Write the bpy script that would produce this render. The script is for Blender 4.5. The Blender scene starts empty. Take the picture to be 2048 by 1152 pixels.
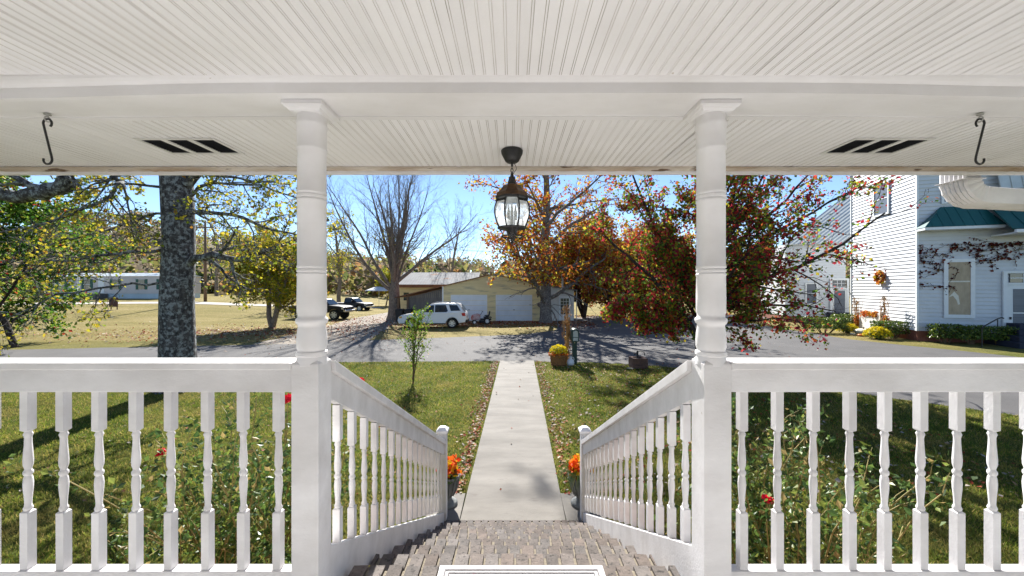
import bpy, math, random
import numpy as np
from mathutils import Vector, Matrix

# ------------------------------------------------------------------ camera, sky, sun, exposure
SC = bpy.context.scene
COL = SC.collection
F, CH = 750.0, 2.83                       # focal length in photo pixels, eye height above the yard
cam = bpy.data.cameras.new('camera'); cam.sensor_width = 36.0; cam.lens = 36.0 * F / 2048.0
cam.clip_start = 0.05; cam.clip_end = 3000
camo = bpy.data.objects.new('camera', cam); COL.objects.link(camo)
camo.location = (0, 0, CH); camo.rotation_euler = (math.radians(90), 0, 0)
SC.camera = camo

SUN_EL, SUN_AZ = math.radians(37), math.radians(-9)
W = bpy.data.worlds.new('World'); SC.world = W; W.use_nodes = True
wn = W.node_tree.nodes; wl = W.node_tree.links
sky = wn.new('ShaderNodeTexSky'); sky.sky_type = 'NISHITA'; sky.sun_disc = False
sky.sun_elevation = SUN_EL; sky.sun_rotation = SUN_AZ
sky.air_density = 1.0; sky.dust_density = 0.0; sky.ozone_density = 2.5; sky.altitude = 2500
wn['Background'].inputs['Strength'].default_value = 0.05
wl.new(sky.outputs[0], wn['Background'].inputs['Color'])
sun = bpy.data.lights.new('sun', 'SUN'); sun.energy = 3.2; sun.angle = math.radians(0.5); sun.color = (1.0, 0.965, 0.90)
suno = bpy.data.objects.new('sun', sun); COL.objects.link(suno)
SV = Vector((math.sin(SUN_AZ) * math.cos(SUN_EL), math.cos(SUN_AZ) * math.cos(SUN_EL), math.sin(SUN_EL)))
suno.rotation_euler = (-SV).to_track_quat('-Z', 'Y').to_euler(); suno.location = (0, 0, 40)
SC.view_settings.view_transform = 'Standard'; SC.view_settings.look = 'None'
SC.view_settings.exposure = 2.05; SC.view_settings.gamma = 1.0; SC.view_settings.use_curve_mapping = False
SC.cycles.use_denoising = True
SC.cycles.max_bounces = 10; SC.cycles.diffuse_bounces = 5; SC.cycles.transparent_max_bounces = 8
SC.cycles.caustics_reflective = False; SC.cycles.caustics_refractive = False

R = random.Random(11)
def P(px, py, Z): return Vector(((px - 1024) / F * Z, Z, CH + (576 - py) / F * Z))
def smooth(t): t = max(0.0, min(1.0, t)); return t * t * (3 - 2 * t)
def gz(x, y): return 1.4 * smooth((y - 24) / 26) * smooth((-x - 14) / 26)
UP = Vector((0, 0, 1))

# ------------------------------------------------------------------ materials
MATS = {}
def nodes_of(name):
    m = bpy.data.materials.new(name); m.use_nodes = True
    nt = m.node_tree; b = nt.nodes['Principled BSDF']; MATS[name] = m
    return m, nt, b
def ramp(nt, fac, stops, interp='LINEAR'):
    r = nt.nodes.new('ShaderNodeValToRGB'); r.color_ramp.interpolation = interp
    e = r.color_ramp.elements
    while len(e) < len(stops): e.new(0.5)
    for k, (p, c) in enumerate(stops): e[k].position = p; e[k].color = (c[0], c[1], c[2], 1)
    nt.links.new(fac, r.inputs[0]); return r.outputs[0]
def wpos(nt, stretch=(1, 1, 1), obj=False):
    mp = nt.nodes.new('ShaderNodeMapping'); mp.inputs['Scale'].default_value = stretch
    if obj:
        t = nt.nodes.new('ShaderNodeTexCoord'); nt.links.new(t.outputs['Object'], mp.inputs[0])
    else:
        g = nt.nodes.new('ShaderNodeNewGeometry'); nt.links.new(g.outputs['Position'], mp.inputs[0])
    return mp.outputs[0]
def noise(nt, vec, scale, detail=6, rough=0.6):
    n = nt.nodes.new('ShaderNodeTexNoise'); n.inputs['Scale'].default_value = scale
    n.inputs['Detail'].default_value = detail; n.inputs['Roughness'].default_value = rough
    nt.links.new(vec, n.inputs['Vector']); return n.outputs['Fac']
def mixc(nt, fac, a, b, mode='MIX'):
    m = nt.nodes.new('ShaderNodeMix'); m.data_type = 'RGBA'; m.blend_type = mode
    for s, v in ((m.inputs['Factor'], fac), (m.inputs[6], a), (m.inputs[7], b)):
        if hasattr(v, 'links') or hasattr(v, 'is_linked'): nt.links.new(v, s)
        elif isinstance(v, (int, float)): s.default_value = v
        else: s.default_value = (v[0], v[1], v[2], 1)
    return m.outputs[2]
def math_(nt, op, a, b):
    m = nt.nodes.new('ShaderNodeMath'); m.operation = op
    for s, v in ((m.inputs[0], a), (m.inputs[1], b)):
        if isinstance(v, (int, float)): s.default_value = v
        else: nt.links.new(v, s)
    return m.outputs[0]
def bumpn(nt, b, h, strength, dist=0.01):
    bp = nt.nodes.new('ShaderNodeBump'); bp.inputs['Strength'].default_value = strength; bp.inputs['Distance'].default_value = dist
    nt.links.new(h, bp.inputs['Height']); nt.links.new(bp.outputs[0], b.inputs['Normal'])
def pmat(name, c1, c2=None, scale=4, rough=0.6, bump=0.0, bscale=30, metal=0.0, stretch=(1, 1, 1), rand=0.0, obj=False, spec=0.4,
         spots=None, sscale=20, sthr=(0.66, 0.7), bdist=0.01):
    """two-tone noise paint; spots = colour of small chips or stains; rand = brightness change from object to object"""
    m, nt, b = nodes_of(name)
    v = wpos(nt, stretch, obj)
    c2 = c2 or tuple(x * 0.82 for x in c1)
    col = ramp(nt, noise(nt, v, scale), [(0.3, c2), (0.7, c1)])
    if spots:
        f = ramp(nt, noise(nt, v, sscale, 4), [(sthr[0], (0, 0, 0)), (sthr[1], (1, 1, 1))])
        col = mixc(nt, f, col, spots)
    if rand:
        oi = nt.nodes.new('ShaderNodeObjectInfo')
        mr = nt.nodes.new('ShaderNodeMapRange'); mr.inputs[3].default_value = 1 - rand; mr.inputs[4].default_value = 1 + rand * 0.4
        nt.links.new(oi.outputs['Random'], mr.inputs[0])
        hs = nt.nodes.new('ShaderNodeHueSaturation'); nt.links.new(mr.outputs[0], hs.inputs['Value']); nt.links.new(col, hs.inputs['Color'])
        if rand > .3:                        # bricks also differ in how red they are
            fr_ = math_(nt, 'FRACT', math_(nt, 'MULTIPLY', oi.outputs['Random'], 7.3), 0.0)
            m2_ = nt.nodes.new('ShaderNodeMapRange'); m2_.inputs[3].default_value = 0.65; m2_.inputs[4].default_value = 1.25; nt.links.new(fr_, m2_.inputs[0]); nt.links.new(m2_.outputs[0], hs.inputs['Saturation'])
        col = hs.outputs[0]
    nt.links.new(col, b.inputs['Base Color'])
    b.inputs['Roughness'].default_value = rough; b.inputs['Metallic'].default_value = metal; b.inputs['Specular IOR Level'].default_value = spec
    if bump: bumpn(nt, b, noise(nt, v, bscale), bump, bdist)
    return m
def leafmat(name, stops, trans=0.52, rough=0.6, spec=0.15, patch=None):
    """every leaf its own colour (random per island), light shines through the blade"""
    m, nt, b = nodes_of(name)
    g = nt.nodes.new('ShaderNodeNewGeometry')
    col = ramp(nt, g.outputs['Random Per Island'], stops, 'CONSTANT')
    n = noise(nt, g.outputs['Position'], 0.9, 3)
    hs = nt.nodes.new('ShaderNodeHueSaturation'); nt.links.new(col, hs.inputs['Color'])
    mr = nt.nodes.new('ShaderNodeMapRange'); mr.inputs[1].default_value = 0.25; mr.inputs[2].default_value = 0.75
    mr.inputs[3].default_value = 0.7; mr.inputs[4].default_value = 1.25; nt.links.new(n, mr.inputs[0]); nt.links.new(mr.outputs[0], hs.inputs['Value'])
    cc = hs.outputs[0]
    if patch:
        f = ramp(nt, noise(nt, g.outputs['Position'], 0.75, 7, 0.7), [(0.46, (0, 0, 0)), (0.66, (0.65,) * 3)]); cc = mixc(nt, f, cc, patch)
        f = ramp(nt, noise(nt, g.outputs['Position'], 2.3, 5, 0.7), [(0.30, (0.85,) * 3), (0.46, (0, 0, 0))]); cc = mixc(nt, f, cc, (0.07, 0.11, 0.02))
    nt.links.new(cc, b.inputs['Base Color']); b.inputs['Roughness'].default_value = rough; b.inputs['Specular IOR Level'].default_value = spec
    t = nt.nodes.new('ShaderNodeBsdfTranslucent'); nt.links.new(cc, t.inputs['Color'])
    mx = nt.nodes.new('ShaderNodeMixShader'); mx.inputs[0].default_value = trans
    nt.links.new(b.outputs[0], mx.inputs[1]); nt.links.new(t.outputs[0], mx.inputs[2])
    nt.links.new(mx.outputs[0], nt.nodes['Material Output'].inputs['Surface'])
    return m

WHITE = (0.86, 0.845, 0.865)
pmat('white_paint', WHITE, (0.72, 0.70, 0.70), 3, 0.45, 0.25, 60, stretch=(0.6, 1, 1), spots=(0.36, 0.29, 0.22), sscale=15, sthr=(0.735, 0.76), bdist=0.004)
pmat('rail_paint', (0.83, 0.815, 0.825), (0.63, 0.61, 0.61), 7, 0.42, 0.4, 110, stretch=(0.35, 1, 0.7), spots=(0.42, 0.37, 0.31), sscale=24, sthr=(0.735, 0.77), rand=0.09, bdist=0.004)
pmat('ceiling_paint', (0.87, 0.855, 0.87), (0.80, 0.785, 0.79), 2.5, 0.5, 0.12, 40, spots=(0.52, 0.45, 0.38), sscale=24, sthr=(0.735, 0.79), rand=0.035)
pmat('groove_dirt', (0.50, 0.41, 0.31), (0.15, 0.11, 0.075), 1.6, 0.9, stretch=(2.0, 0.6, 1), spots=(0.78, 0.755, 0.74), sscale=0.8, sthr=(0.42, 0.56))
pmat('peeling_edge', (0.72, 0.68, 0.62), (0.34, 0.24, 0.15), 4, 0.8, 0.5, 30, stretch=(0.5, 1, 4), spots=(0.14, 0.09, 0.055), sscale=8, sthr=(0.60, 0.66))
pmat('vent_white', (0.75, 0.74, 0.72), None, 6, 0.5)
pmat('dark_void', (0.012, 0.013, 0.018), None, 5, 0.9)
pmat('black_iron', (0.018, 0.017, 0.020), (0.008, 0.008, 0.009), 30, 0.45, 0.2, 120, spec=0.5)
pmat('bronze', (0.14, 0.075, 0.035), (0.035, 0.022, 0.016), 18, 0.42, 0.15, 60, metal=0.5)
pmat('galvanised', (0.55, 0.55, 0.54), (0.36, 0.35, 0.33), 50, 0.45, metal=0.6)
pmat('candle', (0.75, 0.72, 0.64), None, 20, 0.5)
pmat('concrete', (0.225, 0.207, 0.183), (0.14, 0.128, 0.112), 1.3, 0.85, 0.5, 60, stretch=(0.7, 2.2, 1), spots=(0.135, 0.12, 0.105), sscale=7, sthr=(0.60, 0.80))
pmat('porch_floor', (0.80, 0.785, 0.765), (0.75, 0.735, 0.715), 3, 0.7, 0.2, 50)
pmat('mortar', (0.26, 0.225, 0.17), (0.20, 0.17, 0.13), 40, 0.95, 0.6, 120)
pmat('brick_face', (0.175, 0.145, 0.128), (0.105, 0.088, 0.079), 16, 0.88, 0.8, 70, rand=0.31, spots=(0.05, 0.043, 0.04), sscale=38, sthr=(0.56, 0.66), bdist=0.006)
pmat('brick_red', (0.30, 0.11, 0.07), (0.20, 0.075, 0.05), 16, 0.9, 0.6, 60, rand=0.3)
pmat('mat_white', (0.72, 0.70, 0.69), (0.60, 0.57, 0.57), 12, 0.9, 0.6, 200, spots=(0.60, 0.30, 0.34), sscale=11, sthr=(0.66, 0.74))
pmat('mat_grey', (0.20, 0.19, 0.20), None, 30, 0.95, 0.6, 200)
pmat('urn_resin', (0.24, 0.25, 0.24), (0.11, 0.12, 0.125), 7, 0.75, 0.4, 40)
pmat('soil', (0.06, 0.04, 0.028), None, 20, 0.95, 0.6, 30)
pmat('trim_white', (0.78, 0.80, 0.80), (0.70, 0.72, 0.73), 3, 0.5)
pmat('siding_white', (0.64, 0.66, 0.68), (0.57, 0.59, 0.61), 1.2, 0.55, spots=(0.55, 0.56, 0.58), sscale=5, sthr=(0.68, 0.75))
pmat('siding_cream', (0.78, 0.66, 0.37), (0.64, 0.53, 0.29), 0.9, 0.7, spots=(0.40, 0.36, 0.25), sscale=2.2, sthr=(0.54, 0.72), stretch=(0.4, 1, 3.0))
pmat('boards_white', (0.72, 0.71, 0.68), (0.58, 0.57, 0.54), 2, 0.7, stretch=(2, 2, 0.4))
pmat('grey_boards', (0.20, 0.185, 0.17), (0.11, 0.10, 0.095), 2, 0.9, 0.4, 10, stretch=(5, 5, 0.4))
pmat('teal_metal', (0.016, 0.105, 0.098), (0.012, 0.08, 0.08), 1.5, 0.38, spec=0.5)
pmat('pale_metal', (0.62, 0.64, 0.60), (0.48, 0.50, 0.47), 1.2, 0.40, metal=0.25)
pmat('tin_roof', (0.22, 0.225, 0.23), (0.14, 0.14, 0.145), 1.0, 0.85, spots=(0.24, 0.11, 0.06), sscale=0.55, sthr=(0.60, 0.66), stretch=(1.2, 1.2, 2))
pmat('rust_roof', (0.26, 0.115, 0.055), (0.15, 0.075, 0.045), 2, 0.85)
pmat('garage_door', (0.70, 0.75, 0.80), (0.60, 0.65, 0.70), 1.5, 0.5)
pmat('curtain', (0.50, 0.40, 0.28), (0.36, 0.29, 0.20), 2.2, 0.8, stretch=(3, 3, 1))
pmat('lace', (0.75, 0.72, 0.62), None, 20, 0.8)
pmat('trailer_siding', (0.60, 0.55, 0.53), (0.52, 0.48, 0.47), 0.7, 0.6)
pmat('skirting', (0.50, 0.60, 0.66), None, 0.7, 0.6)
pmat('shutter_green', (0.03, 0.11, 0.08), None, 3, 0.6)
pmat('asphalt', (0.105, 0.100, 0.098), (0.075, 0.072, 0.071), 0.7, 0.9, 0.5, 160, spots=(0.15, 0.145, 0.14), sscale=70, sthr=(0.62, 0.70))
pmat('gravel', (0.27, 0.235, 0.19), (0.18, 0.15, 0.12), 6, 0.95, 0.8, 40, spots=(0.13, 0.11, 0.09), sscale=1.4, sthr=(0.56, 0.66))
pmat('lane_gravel', (0.46, 0.42, 0.37), (0.36, 0.32, 0.28), 3, 0.95)
pmat('wood_pole', (0.20, 0.13, 0.085), (0.13, 0.085, 0.055), 3, 0.9, stretch=(4, 4, 0.5))
pmat('rusty_panel', (0.12, 0.055, 0.04), (0.07, 0.035, 0.03), 5, 0.8)
pmat('car_white', (0.80, 0.81, 0.82), (0.78, 0.79, 0.80), 1, 0.18, spec=0.6, obj=True)
pmat('car_navy', (0.010, 0.012, 0.022), (0.008, 0.009, 0.016), 1, 0.38, spec=0.25, obj=True)
pmat('car_black', (0.010, 0.010, 0.012), (0.008, 0.008, 0.010), 1, 0.38, spec=0.25, obj=True)
pmat('plastic_black', (0.02, 0.02, 0.022), None, 10, 0.5)
pmat('rubber', (0.014, 0.014, 0.014), None, 20, 0.85)
pmat('alloy', (0.55, 0.56, 0.57), (0.45, 0.46, 0.47), 10, 0.3, metal=0.7)
pmat('chrome', (0.65, 0.66, 0.67), None, 5, 0.18, metal=0.9)
pmat('tail_red', (0.45, 0.02, 0.015), None, 5, 0.25)
pmat('amber_lamp', (0.75, 0.45, 0.12), None, 5, 0.25)
pmat('mailbox_green', (0.014, 0.050, 0.047), (0.010, 0.038, 0.036), 5, 0.42)
pmat('plaque', (0.46, 0.50, 0.50), (0.38, 0.42, 0.42), 12, 0.5)
pmat('basket_wicker', (0.34, 0.17, 0.06), (0.16, 0.075, 0.03), 25, 0.85, 0.8, 60, stretch=(1, 1, 3))
pmat('jug_white', (0.72, 0.76, 0.79), None, 4, 0.35)
pmat('pump_box', (0.15, 0.085, 0.06), (0.09, 0.05, 0.04), 14, 0.9, 0.5, 30)
pmat('corn_husk', (0.46, 0.27, 0.10), (0.26, 0.13, 0.05), 6, 0.9, 0.4, 30)
pmat('straw', (0.52, 0.40, 0.17), (0.36, 0.26, 0.10), 14, 0.95, 0.7, 60)
pmat('pumpkin_white', (0.74, 0.70, 0.52), None, 4, 0.5)
pmat('pumpkin_orange', (0.62, 0.21, 0.03), (0.50, 0.15, 0.02), 4, 0.5)
pmat('mower_red', (0.45, 0.46, 0.50), (0.30, 0.06, 0.05), 3, 0.4)
pmat('awning_white', (0.70, 0.72, 0.74), None, 3, 0.7)
pmat('stem_brown', (0.16, 0.10, 0.05), (0.08, 0.05, 0.025), 20, 0.8)
pmat('cane', (0.34, 0.27, 0.10), (0.18, 0.16, 0.05), 8, 0.7)
pmat('vine', (0.06, 0.035, 0.03), None, 20, 0.9)
pmat('step_slate', (0.035, 0.04, 0.065), (0.025, 0.028, 0.045), 6, 0.8)
pmat('window_blind', (0.16, 0.18, 0.22), (0.10, 0.115, 0.14), 2, 0.35, stretch=(0.2, 0.2, 20))

m, nt, b = nodes_of('window_glass')
b.inputs['Base Color'].default_value = (0.035, 0.045, 0.055, 1); b.inputs['Roughness'].default_value = 0.06; b.inputs['Specular IOR Level'].default_value = 0.8
m, nt, b = nodes_of('car_glass')
b.inputs['Base Color'].default_value = (0.010, 0.016, 0.020, 1); b.inputs['Roughness'].default_value = 0.05; b.inputs['Specular IOR Level'].default_value = 0.7
m, nt, b = nodes_of('lantern_glass')       # thin seeded glass
gl = nt.nodes.new('ShaderNodeBsdfGlossy'); gl.inputs['Roughness'].default_value = 0.12
tr = nt.nodes.new('ShaderNodeBsdfTransparent'); tr.inputs['Color'].default_value = (0.93, 0.96, 0.97, 1)
tl = nt.nodes.new('ShaderNodeBsdfTranslucent'); tl.inputs['Color'].default_value = (0.85, 0.88, 0.9, 1)
fr = nt.nodes.new('ShaderNodeFresnel'); fr.inputs[0].default_value = 1.18
m1 = nt.nodes.new('ShaderNodeMixShader'); m2 = nt.nodes.new('ShaderNodeMixShader')
nt.links.new(ramp(nt, noise(nt, wpos(nt), 26, 3), [(0.42, (0.45,) * 3), (0.62, (0.80,) * 3)]), m2.inputs[0])
nt.links.new(tr.outputs[0], m2.inputs[1]); nt.links.new(tl.outputs[0], m2.inputs[2])
nt.links.new(fr.outputs[0], m1.inputs[0]); nt.links.new(m2.outputs[0], m1.inputs[1]); nt.links.new(gl.outputs[0], m1.inputs[2])
nt.links.new(m1.outputs[0], nt.nodes['Material Output'].inputs['Surface'])

def barkmat(name, c1, c2, lich, amt=(0.55, 0.62), ls=9):
    m, nt, b = nodes_of(name); v = wpos(nt, (1, 1, 0.35))
    col = ramp(nt, noise(nt, v, 14), [(0.35, c2), (0.65, c1)])
    f = ramp(nt, noise(nt, wpos(nt), ls, 8, 0.75), [(amt[0], (0, 0, 0)), (amt[1], (1, 1, 1))])
    col = mixc(nt, f, col, lich); nt.links.new(col, b.inputs['Base Color'])
    b.inputs['Roughness'].default_value = 0.95; b.inputs['Specular IOR Level'].default_value = 0.1
    bumpn(nt, b, noise(nt, v, 22, 8), 0.9, 0.03); return m
barkmat('bark_maple', (0.115, 0.105, 0.105), (0.03, 0.028, 0.03), (0.27, 0.285, 0.29), (0.49, 0.57), 9)
barkmat('bark_oak', (0.20, 0.18, 0.165), (0.075, 0.065, 0.06), (0.32, 0.30, 0.28), (0.50, 0.62), 9)
barkmat('bark_dark', (0.075, 0.058, 0.05), (0.03, 0.023, 0.02), (0.14, 0.12, 0.10), (0.60, 0.70))
barkmat('bark_grey', (0.26, 0.22, 0.19), (0.12, 0.10, 0.085), (0.28, 0.25, 0.21), (0.58, 0.68))

leafmat('leaf_maple', [(0, (0.40, 0.36, 0.03)), (0.35, (0.22, 0.27, 0.03)), (0.6, (0.52, 0.40, 0.04)), (0.85, (0.16, 0.20, 0.03)), (0.94, (0.35, 0.17, 0.03))])
leafmat('leaf_green', [(0, (0.045, 0.12, 0.02)), (0.35, (0.09, 0.19, 0.025)), (0.62, (0.17, 0.26, 0.03)), (0.86, (0.30, 0.32, 0.04)), (0.97, (0.36, 0.05, 0.03))], 0.5, 0.55, 0.2)
leafmat('leaf_yellowgreen', [(0, (0.20, 0.24, 0.02)), (0.3, (0.36, 0.33, 0.025)), (0.62, (0.48, 0.38, 0.03)), (0.85, (0.12, 0.15, 0.02)), (0.95, (0.40, 0.20, 0.03))])
leafmat('leaf_oak', [(0, (0.44, 0.12, 0.025)), (0.25, (0.30, 0.07, 0.02)), (0.45, (0.52, 0.24, 0.03)), (0.62, (0.58, 0.44, 0.04)), (0.80, (0.20, 0.05, 0.02)), (0.90, (0.26, 0.28, 0.03))])
leafmat('leaf_pear', [(0, (0.10, 0.19, 0.03)), (0.22, (0.22, 0.30, 0.035)), (0.42, (0.52, 0.05, 0.045)), (0.58, (0.56, 0.14, 0.035)), (0.66, (0.34, 0.03, 0.05)), (0.78, (0.50, 0.40, 0.035)), (0.90, (0.20, 0.035, 0.05))], 0.62, 0.55, 0.2)
leafmat('leaf_russet', [(0, (0.38, 0.07, 0.025)), (0.30, (0.44, 0.16, 0.03)), (0.5, (0.52, 0.38, 0.035)), (0.74, (0.20, 0.24, 0.03)), (0.9, (0.22, 0.04, 0.03))])
leafmat('leaf_hedge', [(0, (0.07, 0.13, 0.025)), (0.4, (0.14, 0.22, 0.035)), (0.7, (0.28, 0.32, 0.05)), (0.9, (0.03, 0.06, 0.015))], 0.3, 0.35, 0.5)
leafmat('leaf_rose', [(0, (0.06, 0.12, 0.03)), (0.35, (0.11, 0.18, 0.04)), (0.6, (0.20, 0.25, 0.05)), (0.8, (0.04, 0.07, 0.02)), (0.93, (0.34, 0.26, 0.10))], 0.4, 0.42, 0.4)
leafmat('leaf_sapling', [(0, (0.13, 0.26, 0.02)), (0.35, (0.22, 0.34, 0.03)), (0.7, (0.09, 0.16, 0.02)), (0.92, (0.40, 0.30, 0.04))])
leafmat('leaf_vine', [(0, (0.16, 0.03, 0.025)), (0.4, (0.07, 0.02, 0.025)), (0.7, (0.26, 0.06, 0.03)), (0.9, (0.26, 0.16, 0.03))])
leafmat('petal_yellow', [(0, (0.70, 0.58, 0.02)), (0.5, (0.60, 0.46, 0.015)), (0.85, (0.76, 0.66, 0.06))], 0.3)
leafmat('petal_autumn', [(0, (0.72, 0.12, 0.015)), (0.35, (0.75, 0.48, 0.02)), (0.6, (0.80, 0.24, 0.02)), (0.85, (0.70, 0.06, 0.015))], 0.35)
leafmat('petal_orange', [(0, (0.62, 0.16, 0.03)), (0.5, (0.66, 0.36, 0.04)), (0.8, (0.40, 0.08, 0.02))], 0.3)
leafmat('petal_rose', [(0, (0.72, 0.02, 0.05)), (0.5, (0.80, 0.05, 0.09)), (0.8, (0.62, 0.015, 0.03))], 0.35)
leafmat('fallen', [(0, (0.30, 0.055, 0.02)), (0.25, (0.38, 0.22, 0.10)), (0.45, (0.40, 0.32, 0.24)), (0.62, (0.20, 0.08, 0.035)), (0.78, (0.44, 0.38, 0.33)), (0.92, (0.36, 0.06, 0.025))], 0.2, 0.6)
leafmat('grass_blade', [(0, (0.12, 0.19, 0.028)), (0.25, (0.20, 0.26, 0.036)), (0.5, (0.31, 0.30, 0.05)), (0.7, (0.11, 0.15, 0.025)), (0.84, (0.46, 0.36, 0.12))], 0.4, 0.6, 0.1, (0.36, 0.27, 0.10))
leafmat('woodland', [(0, (0.24, 0.19, 0.14)), (0.30, (0.30, 0.24, 0.15)), (0.52, (0.36, 0.32, 0.10)), (0.66, (0.15, 0.18, 0.06)), (0.78, (0.36, 0.20, 0.09)), (0.88, (0.20, 0.24, 0.06))], 0.45, 0.9, 0.02)
leafmat('evergreen', [(0, (0.03, 0.055, 0.02)), (0.5, (0.05, 0.08, 0.025)), (0.8, (0.02, 0.04, 0.015))], 0.2)

def groundmat():
    m, nt, b = nodes_of('lawn')
    v = wpos(nt)
    near = ramp(nt, noise(nt, v, 0.9, 8, 0.65), [(0.30, (0.06, 0.085, 0.018)), (0.48, (0.11, 0.13, 0.026)), (0.62, (0.19, 0.175, 0.04)), (0.75, (0.26, 0.20, 0.075))])
    far = ramp(nt, noise(nt, wpos(nt, (0.35, 1.2, 1)), 0.35, 8, 0.65), [(0.30, (0.17, 0.15, 0.042)), (0.5, (0.26, 0.21, 0.075)), (0.7, (0.33, 0.265, 0.12))])
    sx = nt.nodes.new('ShaderNodeSeparateXYZ'); g = nt.nodes.new('ShaderNodeNewGeometry'); nt.links.new(g.outputs['Position'], sx.inputs[0])
    mr = nt.nodes.new('ShaderNodeMapRange'); mr.inputs[1].default_value = 15; mr.inputs[2].default_value = 21; nt.links.new(sx.outputs[1], mr.inputs[0])
    col = mixc(nt, mr.outputs[0], near, far)
    fine = ramp(nt, noise(nt, wpos(nt, (1.6, 0.7, 1)), 34, 5, 0.75), [(0.3, (0.45,) * 3), (0.7, (1.35,) * 3)])
    col = mixc(nt, 1.0, col, fine, 'MULTIPLY')
    nt.links.new(col, b.inputs['Base Color']); b.inputs['Roughness'].default_value = 0.95; b.inputs['Specular IOR Level'].default_value = 0.1
    bumpn(nt, b, noise(nt, v, 45, 6, 0.8), 1.0, 0.05)
groundmat()

# ------------------------------------------------------------------ builders
WL = {}                                     # world position of every empty / origin
def setp(o, label=None, cat=None, group=None, kind=None):
    if label: o['label'] = label
    if cat: o['category'] = cat
    if group: o['group'] = group
    if kind: o['kind'] = kind
    return o
def thing(name, label, cat, loc=(0, 0, 0), group=None, rz=0.0):
    o = bpy.data.objects.new(name, None); COL.objects.link(o); o.empty_display_size = 0.2
    o.location = loc; o.rotation_euler = (0, 0, rz); WL[o.name] = Vector(loc)
    return setp(o, label, cat, group)
def link(me, name, mat, parent=None, loc=(0, 0, 0)):
    o = bpy.data.objects.new(name, me); COL.objects.link(o)
    if parent: o.parent = parent
    o.location = loc
    if mat and not me.materials: me.materials.append(MATS[mat])
    return o
def np_mesh(name, V, Q, smooth_=False):
    V = np.asarray(V, dtype=np.float32); Q = np.asarray(Q, dtype=np.int32); k = Q.shape[1]
    me = bpy.data.meshes.new(name)
    me.vertices.add(len(V)); me.vertices.foreach_set('co', V.ravel())
    me.loops.add(Q.size); me.loops.foreach_set('vertex_index', Q.ravel())
    me.polygons.add(len(Q)); me.polygons.foreach_set('loop_start', np.arange(0, Q.size, k, dtype=np.int32))
    me.polygons.foreach_set('use_smooth', np.full(len(Q), smooth_, dtype=bool))
    me.update(calc_edges=True); return me
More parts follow.
